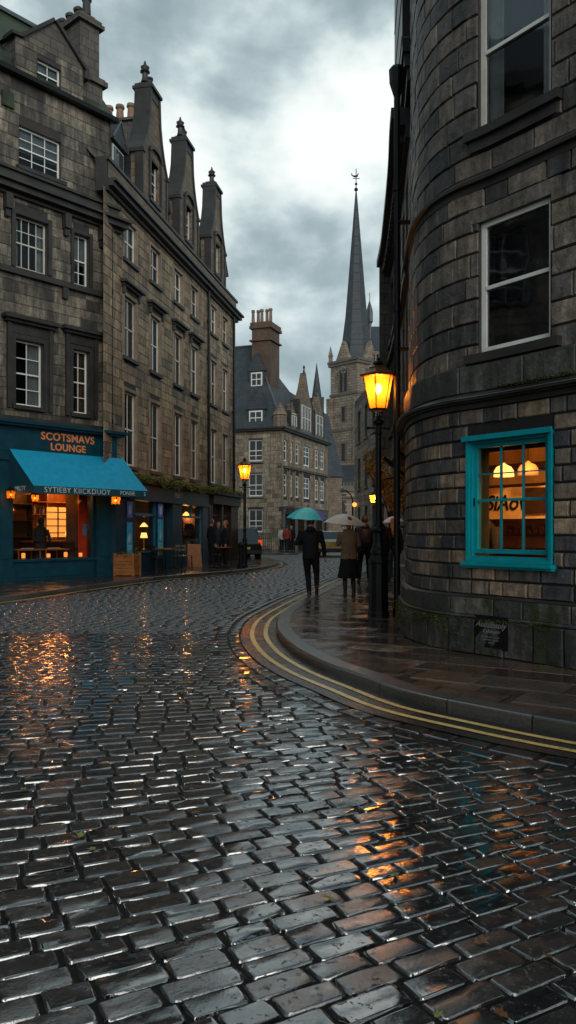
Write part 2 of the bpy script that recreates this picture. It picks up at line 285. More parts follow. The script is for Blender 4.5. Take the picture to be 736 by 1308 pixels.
# ------------------------------------------------------------------ mesh helpers
class MB:
    def __init__(self): self.v = []; self.f = []; self.m = []; self.blk = []
    def add(self, vs, fs, m=0, blk=0.5):
        o = len(self.v); self.v += [tuple(x) for x in vs]; self.f += [tuple(o + i for i in q) for q in fs]
        self.m += [m] * len(fs); self.blk += [blk] * len(fs); return self
    def box(self, x0, x1, y0, y1, z0, z1, m=0, nx=1, blk=.5):
        xs = [x0 + (x1 - x0) * i / nx for i in range(nx + 1)]
        vs = []; fs = []
        for x in xs: vs += [(x, y0, z0), (x, y1, z0), (x, y1, z1), (x, y0, z1)]
        for i in range(nx):
            a = 4 * i; b = a + 4
            fs += [(a, b, b + 3, a + 3), (b + 1, a + 1, a + 2, b + 2), (a + 3, b + 3, b + 2, a + 2), (a + 1, b + 1, b, a)]
        fs += [(0, 3, 2, 1), (4 * nx, 4 * nx + 1, 4 * nx + 2, 4 * nx + 3)]
        return self.add(vs, fs, m, blk)
    def obox(self, c, sx, sy, sz, rz=0, m=0):
        """box centred at c (base at c.z), turned about z"""
        cs, sn = math.cos(rz), math.sin(rz); vs = []
        for z in (0, sz):
            for x, y in ((-.5, -.5), (.5, -.5), (.5, .5), (-.5, .5)):
                X, Y = x * sx, y * sy; vs.append((c[0] + X * cs - Y * sn, c[1] + X * sn + Y * cs, c[2] + z))
        return self.add(vs, [(3, 2, 1, 0), (4, 5, 6, 7), (0, 1, 5, 4), (1, 2, 6, 5), (2, 3, 7, 6), (3, 0, 4, 7)], m)
    def quad(self, a, b, c, d, m=0): return self.add([a, b, c, d], [(0, 1, 2, 3)], m)
    def lathe(self, prof, c=(0, 0, 0), n=16, m=0, rot=0, sy=1):
        vs = []; fs = []
        for r, z in prof:
            for i in range(n):
                a = rot + 2 * math.pi * i / n; vs.append((c[0] + r * math.cos(a), c[1] + r * sy * math.sin(a), c[2] + z))
        k = len(prof)
        for j in range(k - 1):
            for i in range(n):
                i2 = (i + 1) % n; fs.append((j * n + i, j * n + i2, (j + 1) * n + i2, (j + 1) * n + i))
        fs.append(tuple(range(n - 1, -1, -1))); fs.append(tuple((k - 1) * n + i for i in range(n)))
        return self.add(vs, fs, m)
    def tube(self, pts, rads, n=8, m=0, side=None):
        pts = [Vector(p) for p in pts]; vs = []; fs = []
        u = None
        for i, p in enumerate(pts):
            t = (pts[min(i + 1, len(pts) - 1)] - pts[max(i - 1, 0)]).normalized()
            if u is None:
                u = Vector(side) if side else (Vector((1, 0, 0)) if abs(t.x) < .9 else Vector((0, 1, 0)))
            u = (u - t * u.dot(t)).normalized(); w = t.cross(u)
            r = rads[i] if isinstance(rads, (list, tuple)) else rads
            a, b = r if isinstance(r, (list, tuple)) else (r, r)
            for k in range(n):
                an = 2 * math.pi * k / n; vs.append(p + u * (a * math.cos(an)) + w * (b * math.sin(an)))
        L = len(pts)
        for j in range(L - 1):
            for k in range(n):
                k2 = (k + 1) % n; fs.append((j * n + k, j * n + k2, (j + 1) * n + k2, (j + 1) * n + k))
        fs.append(tuple(range(n - 1, -1, -1))); fs.append(tuple((L - 1) * n + k for k in range(n)))
        return self.add(vs, fs, m)
    def ball(self, c, r, n=12, m=0, s=(1, 1, 1)):
        pr = [(max(.001, r * math.sin(math.pi * j / n)), -r * math.cos(math.pi * j / n) * s[2]) for j in range(n + 1)]
        return self.lathe([(a * s[0], b) for a, b in pr], c, n, m, sy=s[1] / s[0])
    def prism(self, poly, y0, y1, m=0):
        """polygon in x,z swept along y"""
        n = len(poly); vs = [(x, y0, z) for x, z in poly] + [(x, y1, z) for x, z in poly]
        fs = [tuple(range(n)), tuple(range(2 * n - 1, n - 1, -1))] + [(i, i + n, (i + 1) % n + n, (i + 1) % n) for i in range(n)]
        return self.add(vs, fs, m)
    def vprism(self, poly, z0, z1, m=0):
        n = len(poly); vs = [(x, y, z0) for x, y in poly] + [(x, y, z1) for x, y in poly]
        fs = [tuple(range(n - 1, -1, -1)), tuple(range(n, 2 * n))] + [(i, (i + 1) % n, (i + 1) % n + n, i + n) for i in range(n)]
        return self.add(vs, fs, m)
    def build(self, name, mats, parent=None, f=None, smooth=False):
        me = bpy.data.meshes.new(name); v = self.v if f is None else [f(*p) for p in self.v]
        me.from_pydata([tuple(p) for p in v], [], self.f)
        for mm in (mats if isinstance(mats, (list, tuple)) else [mats]): me.materials.append(mm)
        if any(self.m): me.polygons.foreach_set('material_index', self.m)
        at = me.attributes.new('blk', 'FLOAT', 'FACE'); at.data.foreach_set('value', self.blk)
        if smooth: me.polygons.foreach_set('use_smooth', [True] * len(me.polygons))
        me.update()
        o = bpy.data.objects.new(name, me); COL.objects.link(o); o.parent = parent; return o

def tag(o, label=None, cat=None, group=None, kind=None):
    if label: o['label'] = label
    if cat: o['category'] = cat
    if group: o['group'] = group
    if kind: o['kind'] = kind
    return o
def thing(name, label, cat, loc=(0, 0, 0), rz=0, group=None):
    o = bpy.data.objects.new(name, None); COL.objects.link(o); o.location = loc; o.rotation_euler = (0, 0, rz); o.empty_display_size = .2
    return tag(o, label, cat, group)
def copy_tree(o, parent=None):
    c = o.copy(); COL.objects.link(c); c.parent = parent
    for ch in list(o.children): copy_tree(ch, c)
    return c
def text(body, size, mat, parent, loc, rot=(rad(90), 0, 0), ext=.01, shear=0, bold=.0, space=1.0, name='lettering', wid=None):
    c = bpy.data.curves.new(name, 'FONT'); c.body = body; c.size = size; c.extrude = ext; c.shear = shear; c.offset = bold
    c.align_x = 'CENTER'; c.align_y = 'CENTER'; c.space_character = space; c.materials.append(mat)
    tmp = bpy.data.objects.new(name, c); COL.objects.link(tmp); dg = bpy.context.evaluated_depsgraph_get()
    me = bpy.data.meshes.new_from_object(tmp.evaluated_get(dg)); me.name = name; bpy.data.objects.remove(tmp); bpy.data.curves.remove(c)
    o = bpy.data.objects.new(name, me); COL.objects.link(o); o.parent = parent; o.location = loc; o.rotation_euler = rot; return o
def point(loc, power, col=(1, .55, .2), r=.05, name='lamp_light', parent=None):
    l = bpy.data.lights.new(name, 'POINT'); l.energy = power; l.color = col; l.shadow_soft_size = r
    o = bpy.data.objects.new(name, l); COL.objects.link(o); o.location = loc; o.parent = parent; return o

class Facade:
    """a straight facade: local x along it, y into the building, z up"""
    def __init__(self, P, u):
        self.P = Vector(P); self.u = Vector(u).normalized(); self.n = Vector((-self.u.y, self.u.x)); self.rz = math.atan2(self.u.y, self.u.x)
    def s(self, px, d=0):
        k = (px - 368) / 1000; P = self.P + self.n * d
        return (k * P.y - P.x) / (self.u.x - k * self.u.y)
    def world(self, s, d, z=0):
        p = self.P + self.u * s + self.n * d; return (p.x, p.y, z)
def catmull(P, step=.05):
    P = [Vector(p) for p in P]; out = []
    for i in range(len(P) - 1):
        a = P[max(i - 1, 0)]; b = P[i]; c = P[i + 1]; d = P[min(i + 2, len(P) - 1)]
        n = max(1, int((c - b).length / step))
        for k in range(n):
            t = k / n
            out.append(.5 * ((2 * b) + (c - a) * t + (2 * a - 5 * b + 4 * c - d) * t * t + (3 * b - 3 * c + d - a) * t ** 3))
    out.append(P[-1]); return out
class Curved:
    def __init__(self, pts, step=.05):
        self.p = catmull(pts, step); L = [0]
        for a, b in zip(self.p, self.p[1:]): L.append(L[-1] + (b - a).length)
        self.L = np.array(L); self.X = np.array([p.x for p in self.p]); self.Y = np.array([p.y for p in self.p])
        T = np.stack([np.gradient(self.X), np.gradient(self.Y)], 1); T /= np.linalg.norm(T, axis=1)[:, None]; self.T = T
        self.len = L[-1]
    def at(self, s, d):
        e = 0
        if s < 0: e = s
        if s > self.len: e = s - self.len
        x = np.interp(s, self.L, self.X); y = np.interp(s, self.L, self.Y); tx = np.interp(s, self.L, self.T[:, 0]); ty = np.interp(s, self.L, self.T[:, 1])
        n = math.hypot(tx, ty); tx /= n; ty /= n
        return (x + tx * e - ty * d, y + ty * e + tx * d)
    def f(self, s, d, z):
        x, y = self.at(s, d); return (x, y, z)
    def s(self, px, d=0, lo=None):
        k = (px - 368) / 1000; best = None
        for i in range(int(self.len / .01)):
            s = self.len - i * .01; x, y = self.at(s, d)
            if x - k * y < 0: return s
        return 0

def cuts(a, b, holes, key0, key1, z0, z1):
    segs = [(a, b)]
    for h in holes:
        if h[2] < z1 - 1e-4 and h[3] > z0 + 1e-4:
            ns = []
            for p, q in segs:
                if h[1] <= p or h[0] >= q: ns.append((p, q)); continue
                if h[0] > p: ns.append((p, h[0]))
                if h[1] < q: ns.append((h[1], q))
            segs = ns
    return [s for s in segs if s[1] - s[0] > .004]
def wall(s0, s1, z0, z1, holes, course=.27, wmin=.28, wmax=.62, seed=0, joint=.009, proud=.012, reveal=.3, n=1, rough=0, d=0, maxseg=9, dark=None, vary=.0):
    """ashlar wall: real blocks standing proud of a mortar bed, with openings and their reveals"""
    R = random.Random(seed); B = MB()
    zs = sorted(set([z0, z1] + [h[2] for h in holes] + [h[3] for h in holes]))
    zs = [z for z in zs if z0 <= z <= z1]
    for a, b in zip(zs, zs[1:]):
        for p, q in cuts(s0, s1, holes, 0, 1, a, b):
            k = max(1, int((q - p) / maxseg))
            for i in range(k):
                x0 = p + (q - p) * i / k; x1 = p + (q - p) * (i + 1) / k
                B.quad((x0, d + proud, a), (x1, d + proud, a), (x1, d + proud, b), (x0, d + proud, b), 1)
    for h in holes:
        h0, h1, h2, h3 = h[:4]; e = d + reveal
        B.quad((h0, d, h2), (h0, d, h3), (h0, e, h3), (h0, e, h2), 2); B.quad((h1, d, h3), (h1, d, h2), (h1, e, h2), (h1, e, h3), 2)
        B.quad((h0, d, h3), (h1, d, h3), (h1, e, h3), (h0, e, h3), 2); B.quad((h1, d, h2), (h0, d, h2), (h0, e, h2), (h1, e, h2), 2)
    z = z0; row = 0
    while z < z1 - .03:
        ch = course * (1 + R.uniform(-vary, vary)); zt = min(z + ch, z1)
        if z1 - zt < .08: zt = z1
        a = s0 - R.uniform(0, wmax * .7)
        while a < s1:
            b = a + R.uniform(wmin, wmax); val = R.random(); jit = R.uniform(-.35, .35) * proud
            for p, q in cuts(max(a, s0), min(b, s1), holes, 0, 1, z, zt):
                if q - p < .03: continue
                x0, x1, y0, y1 = p + joint / 2, q - joint / 2, z + joint / 2, zt - joint / 2
                bv = min(.012, (x1 - x0) * .2); fr = d + jit
                if rough == 0:
                    vs = [(x0, d + proud, y0), (x1, d + proud, y0), (x1, d + proud, y1), (x0, d + proud, y1), (x0 + bv, fr, y0 + bv), (x1 - bv, fr, y0 + bv), (x1 - bv, fr, y1 - bv), (x0 + bv, fr, y1 - bv)]
                    B.add(vs, [(4, 5, 6, 7), (0, 1, 5, 4), (1, 2, 6, 5), (2, 3, 7, 6), (3, 0, 4, 7)], 0, val)
                else:
                    kx = max(3, int((x1 - x0) / .06)); kz = 4; vs = []; fs = []
                    for j in range(kz + 1):
                        for i in range(kx + 1):
                            ed = i in (0, kx) or j in (0, kz)
                            fx = i / kx; fz = j / kz
                            dd = d + proud if ed else fr - rough * R.random() - .4 * rough
                            if not ed: fx = (i - .5 + (.5 if 1 < i < kx - 1 else (.0 if i == 1 else 1.0) * 1)) / kx if 1 < i < kx - 1 else (bv / (x1 - x0) if i == 1 else 1 - bv / (x1 - x0))
                            if not ed: fz = bv / (y1 - y0) if j == 1 else (1 - bv / (y1 - y0) if j == kz - 1 else fz)
                            vs.append((x0 + (x1 - x0) * fx, dd, y0 + (y1 - y0) * fz))
                    for j in range(kz):
                        for i in range(kx):
                            o = j * (kx + 1) + i; fs.append((o, o + 1, o + kx + 2, o + kx + 1))
                    B.add(vs, fs, 0, val)
            a = b
        z = zt; row += 1
    return B

def window(parent, f, h, cols=2, rt=2, rb=2, mat=None, d=.14, inner='dark', sill=None, fw=.05, mw=.022, slope=None, glassm=None, room=.75, hasroom=True):
    """sash window in opening h=(s0,s1,z0,z1): sashes > pane, blind or curtain, sill, room behind"""
    s0, s1, z0, z1 = h[:4]; mat = mat or WHITE; B = MB(); zm = (z0 + z1) / 2
    B.box(s0, s1, d, d + .06, z0, z0 + fw * 1.4); B.box(s0, s1, d, d + .06, z1 - fw, z1)
    B.box(s0, s0 + fw, d + .001, d + .059, z0 + fw * 1.4, z1 - fw); B.box(s1 - fw, s1, d + .001, d + .059, z0 + fw * 1.4, z1 - fw)
    B.box(s0 + fw, s1 - fw, d + .002, d + .058, zm - fw * .4, zm + fw * .4)
    for i in range(1, cols):
        x = s0 + fw + (s1 - s0 - 2 * fw) * i / cols; B.box(x - mw / 2, x + mw / 2, d + .012, d + .04, z0 + fw, z1 - fw)
    for i in range(1, rt):
        z = zm + (z1 - fw - zm) * i / rt; B.box(s0 + fw, s1 - fw, d + .014, d + .038, z - mw / 2, z + mw / 2)
    for i in range(1, rb):
        z = z0 + fw + (zm - z0 - fw) * i / rb; B.box(s0 + fw, s1 - fw, d + .014, d + .038, z - mw / 2, z + mw / 2)
    w = B.build('window', mat, parent, f)
    P = MB(); P.quad((s0 + fw * .5, d + .027, z0), (s1 - fw * .5, d + .027, z0), (s1 - fw * .5, d + .027, z1), (s0 + fw * .5, d + .027, z1)); P.build('pane', glassm or GLASS, w, f)
    if inner in ('curtain', 'half', 'warm'):
        C = MB(); k = 14
        def drape(a, b):
            vs = []; fs = []
            for i in range(k + 1):
                x = a + (b - a) * i / k; y = d + .13 + .018 * math.sin(i * 2.2)
                vs += [(x, y, z0), (x, y, z1)]
            for i in range(k): fs.append((2 * i, 2 * i + 2, 2 * i + 3, 2 * i + 1))
            C.add(vs, fs)
        ww = s1 - s0
        if inner == 'curtain': drape(s0, s0 + ww * .22); drape(s1 - ww * .24, s1)
        elif inner == 'half': drape(s1 - ww * .42, s1)
        else: drape(s1 - ww * .5, s1 - .1 * ww)
        C.build('curtain', CURT if inner != 'warm' else WOOD, w, f)
    if inner == 'blind_or_sheen':
        C = MB(); C.quad((s0, d + .1, z0 + (z1 - z0) * .45), (s1, d + .1, z0 + (z1 - z0) * .45), (s1, d + .1, z1), (s0, d + .1, z1)); C.build('blind_or_sheen', BLIND_OR_SHEEN, w, f)
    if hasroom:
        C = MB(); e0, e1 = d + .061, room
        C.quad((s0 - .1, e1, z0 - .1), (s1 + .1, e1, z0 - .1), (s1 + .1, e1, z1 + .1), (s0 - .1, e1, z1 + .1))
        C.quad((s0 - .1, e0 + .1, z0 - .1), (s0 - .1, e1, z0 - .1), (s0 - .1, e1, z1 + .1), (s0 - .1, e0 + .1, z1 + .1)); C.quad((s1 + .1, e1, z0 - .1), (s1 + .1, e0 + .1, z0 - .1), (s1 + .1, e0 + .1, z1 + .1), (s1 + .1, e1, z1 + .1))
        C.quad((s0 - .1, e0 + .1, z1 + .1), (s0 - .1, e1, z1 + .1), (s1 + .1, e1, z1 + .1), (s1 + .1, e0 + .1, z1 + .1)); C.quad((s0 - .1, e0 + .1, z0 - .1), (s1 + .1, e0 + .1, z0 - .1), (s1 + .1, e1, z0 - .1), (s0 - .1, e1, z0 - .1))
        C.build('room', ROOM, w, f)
    if sill is not None:
        C = MB(); C.box(s0 - .1, s1 + .1, -.09, d + .02, z0 - .11, z0 - .002, nx=3); C.build('sill', sill, w, f)
    return w

# ------------------------------------------------------------------ ground
RK = [(10.5, -1.0), (7.0, 1.7), (4.4, 3.55), (3.0, 4.65), (2.01, 5.47), (1.51, 5.97), (1.04, 6.53), (.71, 7.25), (.34, 8.15), (.05, 9.24), (-.14, 10.6), (-.17, 11.9), (-.08, 13.2), (.26, 15.3), (.62, 17.2), (1.03, 19.1), (1.5, 21.6), (2.3, 25), (4.0, 29), (7.5, 32.5), (13, 35)]
LK = [(-17, 3), (-11.5, 8.6), (-7.6, 12.9), (-5.9, 15.8), (-4.95, 19.3), (-3.84, 23.0), (-2.34, 25.7), (-1.16, 28.6), (-.55, 31.6), (-.40, 33.9), (-.62, 37.0), (-1.15, 40), (-3.2, 43.2), (-8, 46), (-17, 49)]
RKc = catmull(RK, .12); LKc = catmull(LK, .12)
def offset(pts, d):
    """d>0: to the left of travel"""
    P = np.array([(p[0], p[1]) for p in pts]); T = np.gradient(P, axis=0); T /= np.linalg.norm(T, axis=1)[:, None]
    return P + np.stack([-T[:, 1], T[:, 0]], 1) * d
def inside(poly, X, Y):
    c = np.zeros(X.shape, bool); n = len(poly); j = n - 1
    for i in range(n):
        xi, yi = poly[i]; xj, yj = poly[j]
        if yi != yj:
            t = ((yi > Y) != (yj > Y)) & (X < (xj - xi) * (Y - yi) / (yj - yi) + xi); c ^= t
        j = i
    return c
CK = [(-20, 52), (-8, 49.6), (-2.6, 48), (0, 47.3), (1.3, 48.2), (2.2, 51.0), (5.3, 60), (9, 70), (12, 80)]
CKc = catmull(CK, .3)
# RK travels away from the camera with its pavement on the right; LK with its pavement on the left
def strip(name, a, b, z, mat, kind=None, parent=None):
    B = MB(); n = len(a); vs = [(x, y, z) for x, y in a] + [(x, y, z) for x, y in b]
    B.add(vs, [(i, i + 1, n + i + 1, n + i) for i in range(n - 1)]); o = B.build(name, mat, parent)
    for p in o.data.polygons:
        if p.normal.z < 0: p.flip()
    if kind: o['kind'] = kind
    return o
def pave(name, curve, d, close, z, mat):
    pts = [tuple(p) for p in offset(curve, d)] + close; B = MB(); n = len(pts)
    B.add([(x, y, z) for x, y in pts], [tuple(range(n))]); o = B.build(name, mat)
    import bmesh
    bm = bmesh.new(); bm.from_mesh(o.data); bmesh.ops.triangulate(bm, faces=bm.faces[:]); bmesh.ops.recalc_face_normals(bm, faces=bm.faces[:])
    for f_ in bm.faces:
        if f_.normal.z < 0: f_.normal_flip()
    bm.to_mesh(o.data); bm.free(); o['kind'] = 'structure'; return o
pave('pavement_right', RKc, -.2, [(14, 36), (14, -1)], .1, MATS['flags_right'])
pave('pavement_left', LKc, .2, [(-18, 49), (-18, 3)], .1, MATS['flags_left'])
pave('pavement_far', CKc, .2, [(12, 130), (-60, 130), (-60, 52)], .1, MATS['flags_left'])
g = MB().box(-250, 250, -50, 320, -.6, -.045).build('ground', MATS['asphalt']); g['kind'] = 'structure'
g = MB().quad((-30, -2, -.010), (30, -2, -.010), (30, 130, -.010), (-30, 130, -.010)).build('road_bed', MATS['joint']); g['kind'] = 'structure'
def slabs():
    R = np.random.RandomState(9); B = MB(); a = rad(-33); ca, sa = math.cos(a), math.sin(a)
    region = [tuple(p) for p in offset(RKc, -.27)] + [(14, 36), (14, -1)]; v = -14.0; row = 0
    while v < 34:
        h = R.uniform(.40, .52); u = -20 + R.uniform(0, .5)
        while u < 20:
            w = R.uniform(.5, .85); q = [(u + .005, v + .005), (u + w - .005, v + .005), (u + w - .005, v + h - .005), (u + .005, v + h - .005)]
            P = np.array([(x * ca - y * sa, x * sa + y * ca) for x, y in q]); u += w
            if P[:, 1].max() > 27 or P[:, 0].max() > 8 or P[:, 1].min() < 2: continue
            if not inside(region, P[:, 0], P[:, 1]).all(): continue
            z = .1 + R.uniform(.006, .010); t = R.normal(0, .0012, 4); c = P.mean(0); In = P * .975 + c * .025
            B.add([(P[i, 0], P[i, 1], .101) for i in range(4)] + [(In[i, 0], In[i, 1], z + t[i]) for i in range(4)], [(4, 5, 6, 7), (0, 1, 5, 4), (1, 2, 6, 5), (2, 3, 7, 6), (3, 0, 4, 7)], 0, float(R.rand()))
        v += h
    m, nt, p = nodes('paving_slab'); at = nt.nodes.new('ShaderNodeAttribute'); at.attribute_name = 'blk'
    r = ramp(nt, at.outputs['Fac'], [(0, (.030, .024, .021)), (.35, (.065, .044, .032)), (.7, (.11, .070, .045)), (1, (.045, .040, .038))]); n = noise_node(nt, 14, 6, .7); g = ramp(nt, n.outputs['Fac'], [(.2, G(.6)), (.8, G(1.4))])
    nt.links.new(mixc(nt, 1.0, r.outputs[0], g.outputs[0], 'MULTIPLY'), p.inputs['Base Color']); n2 = noise_node(nt, 2.2, 5, .65)
    ad = nt.nodes.new('ShaderNodeMath'); ad.operation = 'MULTIPLY_ADD'; ad.inputs[1].default_value = .2; nt.links.new(at.outputs['Fac'], ad.inputs[0]); nt.links.new(n2.outputs['Fac'], ad.inputs[2])
    rr = ramp(nt, ad.outputs[0], [(.46, G(.07)), (.60, G(.16)), (.75, G(.38))]); nt.links.new(rr.outputs[0], p.inputs['Roughness']); n3 = noise_node(nt, 30, 5); bump(nt, p, n3.outputs['Fac'], .22, .004); setp(p, IOR=1.7)
    o = B.build('pavement_slabs', m); o['kind'] = 'structure'
slabs()
def kerb(name, curve, side, length=.8, w=.20, h=.106, seed=1):
    R = random.Random(seed); B = MB(); P = [(p[0], p[1]) for p in curve]
    outer = offset(P, 0); inner = offset(P, side * w); i = 0; step = np.linalg.norm(outer[1] - outer[0])
    i = 0
    while i < len(P) - 1:
        k = max(2, int(length * R.uniform(.85, 1.1) / .12)); j = min(i + k, len(P) - 1); val = R.random(); top = h + R.uniform(-.003, .003)
        bev = .02; ids = list(range(i, j + 1)); vs = []; fs = []
        for c, q in enumerate(ids):
            o = outer[q]; n_ = inner[q]; e = (n_ - o) / w
            t = 0
            if c == 0: t = .006
            if c == len(ids) - 1: t = -.006
            tg = np.array((e[1], -e[0])) * t * (-side)
            o = o + tg * -1; n_ = n_ + tg * -1
            vs += [(*o, -.05), (*o, top - bev), (*(o + e * bev * .35), top - bev * .35), (*(o + e * bev), top), (*n_, top), (*n_, -.05)]
        for c in range(len(ids) - 1):
            a = c * 6
            for r in range(5): fs.append((a + r, a + r + 1, a + 6 + r + 1, a + 6 + r))
        fs.append(tuple(range(6))); fs.append(tuple((len(ids) - 1) * 6 + r for r in range(5, -1, -1)))
        B.add(vs, fs, 0, val); i = j
    o = B.build(name, MATS['kerb']); o['kind'] = 'structure'
    import bmesh
    bm = bmesh.new(); bm.from_mesh(o.data); bmesh.ops.recalc_face_normals(bm, faces=bm.faces[:]); bm.to_mesh(o.data); bm.free()
kerb('kerb_right', RKc, -1); kerb('kerb_left', LKc, 1, seed=2); kerb('kerb_far', CKc, 1, seed=3)
GR, GL = .50, .34
strip('gutter_right', offset(RKc, 0.0), offset(RKc, GR), .002, MATS['asphalt'], 'structure')
strip('gutter_left', offset(LKc, 0.0), offset(LKc, -GL), .002, MATS['asphalt'], 'structure')
for a, b in ((.12, .18), (.31, .37)): strip('yellow_line', offset(RKc, a), offset(RKc, b), .007, MATS['yellow'], 'structure')
for a, b in ((-.11, -.18),): strip('yellow_line', offset(LKc, a), offset(LKc, b), .007, MATS['yellow'], 'structure')
for a, b in ((-.9, -.98), (-1.12, -1.20)): strip('yellow_line', offset(LKc, a)[330:], offset(LKc, b)[330:], .014, MATS['yellow'], 'structure')

def setts():
    R = np.random.RandomState(5)
    def T(c): return np.interp(c, [0, 2, 5, 8, 12, 20, 35, 60], [.66, .56, .30, .09, -.03, -.18, -.2, -.2])
    g = lambda x: 5 * np.tanh(x / 5)
    right_poly = [tuple(p) for p in offset(RKc, GR + .34)] + [(14, 36), (14, -1)]
    left_poly = [tuple(p) for p in offset(LKc, -GL - .02)] + [(-18, 49), (-18, 3)]
    far_poly = [tuple(p) for p in offset(CKc, -.02)] + [(12, 130), (-60, 130), (-60, 52)]
    quads = []; c = .6
    while c < 62:
        h = .132 * (1 + R.uniform(-.09, .09)); lo = -.5 * c - 3.0; hi = min(.5 * c + 3.0, 15)
        x = lo + R.uniform(0, .2); xs = [x]
        while x < hi: x += R.uniform(.15, .25); xs.append(x)
        xs = np.array(xs); wob = R.uniform(-.006, .006, len(xs))
        j = .0062
        sl = (g(xs + .01) - g(xs - .01)) / .02 * T(c)
        xa = xs; za = c + T(c) * g(xs); hh = h + (T(c + h) - T(c)) * g(xs); xb = xa - sl * hh / (1 + sl ** 2); zb = (c + h) + T(c + h) * g(xb)
        for i in range(len(xs) - 1):
            quads.append((xa[i] + j, za[i] + j + wob[i], xa[i + 1] - j, za[i + 1] + j + wob[i], xb[i + 1] - j + R.uniform(-.008, .008), zb[i + 1] - j, xb[i] + j + R.uniform(-.008, .008), zb[i] - j))
        c += h
    Q = np.array(quads); cx = Q[:, 0::2].mean(1); cy = Q[:, 1::2].mean(1)
    keep = ~(inside(right_poly, cx, cy) | inside(left_poly, cx, cy) | inside(far_poly, cx, cy)) & (cy > .4)
    Q = Q[keep]
    ring = []
    base = [tuple(p) for p in RKc]; D = [offset(RKc, GR + .012), offset(RKc, GR + .168), offset(RKc, GR + .18), offset(RKc, GR + .33)]
    for k in (0, 2):
        i = 0 if k == 0 else 1
        while i < len(base) - 3:
            a, b = D[k], D[k + 1]; e = i + 2
            ia = .05; A0 = a[i] * (1 - ia) + a[e] * ia; A1 = a[e] * (1 - ia) + a[i] * ia; B0 = b[i] * (1 - ia) + b[e] * ia; B1 = b[e] * (1 - ia) + b[i] * ia
            ring.append((*B0, *A0, *A1, *B1)); i = e
    Rg = np.array(ring)[:, [0, 1, 2, 3, 4, 5, 6, 7]]
    def area(q): return .5 * ((q[:, 2] - q[:, 0]) * (q[:, 5] - q[:, 1]) - (q[:, 4] - q[:, 0]) * (q[:, 3] - q[:, 1]))
    ar = area(Rg); Rg[ar < 0] = Rg[ar < 0][:, [6, 7, 4, 5, 2, 3, 0, 1]]
    Q = np.concatenate([Q, Rg])
    cy = Q[:, 1::2].mean(1)
    V = []; F = []; BL = []; SMO = []; off = 0
    for near in (True, False):
        q = Q[(cy < 11) == near]; n = len(q)
        m = 9 if near else 6
        if near: us = np.array([0, .025, .055, .085, .5, .915, .945, .975, 1]); prof = np.array([0, .78, .98, 1, 1, 1, .98, .78, 0])
        else: us = np.array([0, .05, .35, .65, .95, 1]); prof = np.array([0, 1, 1, 1, 1, 0])
        U0, V0 = np.meshgrid(us, us); H = np.minimum.outer(prof, prof)
        U = .5 + (U0 - .5) * (1 - .085 * np.abs(2 * (V0 - .5)) ** 10); Vv = .5 + (V0 - .5) * (1 - .085 * np.abs(2 * (U0 - .5)) ** 10)
        P = np.zeros((n, m, m, 3))
        for ax in (0, 1):
            a, b, c_, d = q[:, ax], q[:, 2 + ax], q[:, 4 + ax], q[:, 6 + ax]
            P[..., ax] = (a[:, None, None] * (1 - U) * (1 - Vv) + b[:, None, None] * U * (1 - Vv) + c_[:, None, None] * U * Vv + d[:, None, None] * (1 - U) * Vv)
        z0 = R.normal(0, .0010, n); tx = R.normal(0, .0034, n); ty = R.normal(0, .0034, n)
        dm = .0009 if near else .0028; dome = dm * ((1 - ((U - .5) * 2) ** 2) * .7 + (1 - ((Vv - .5) * 2) ** 2))
        P[..., 2] = np.where(H == 0, -.022, -.005 + .005 * H + dome + z0[:, None, None] + tx[:, None, None] * (U - .5) * .2 + ty[:, None, None] * (Vv - .5) * .16)
        if near:
            inner = (H > 0); P[..., 2] += inner * R.normal(0, .0004, (n, m, m))
            jx = R.normal(0, .0022, (n, m, m)); jy = R.normal(0, .0022, (n, m, m)); ed = (H < 1); P[..., 0] += ed * jx; P[..., 1] += ed * jy
        V.append(P.reshape(-1, 3)); idx = np.arange(m * m).reshape(m, m)
        f = np.stack([idx[:-1, :-1], idx[:-1, 1:], idx[1:, 1:], idx[1:, :-1]], -1).reshape(-1, 4)
        F.append((f[None] + (off + np.arange(n) * m * m)[:, None, None]).reshape(-1, 4)); off += n * m * m
        BL.append(np.repeat(R.rand(n), len(f))); SMO.append(np.full(n * len(f), True))
    V = np.concatenate(V); F = np.concatenate(F); BL = np.concatenate(BL); SM = np.concatenate(SMO)
    me = bpy.data.meshes.new('road_setts'); me.vertices.add(len(V)); me.vertices.foreach_set('co', V.ravel())
    me.loops.add(F.size); me.loops.foreach_set('vertex_index', F.ravel().astype(np.int32))
    me.polygons.add(len(F)); me.polygons.foreach_set('loop_start', np.arange(0, F.size, 4, dtype=np.int32))
    me.update(calc_edges=True); me.polygons.foreach_set('use_smooth', SM)
    at = me.attributes.new('blk', 'FLOAT', 'FACE'); at.data.foreach_set('value', BL); me.materials.append(MATS['setts'])
    o = bpy.data.objects.new('road_setts', me); COL.objects.link(o); o['kind'] = 'structure'
    print('setts', len(Q))
setts()

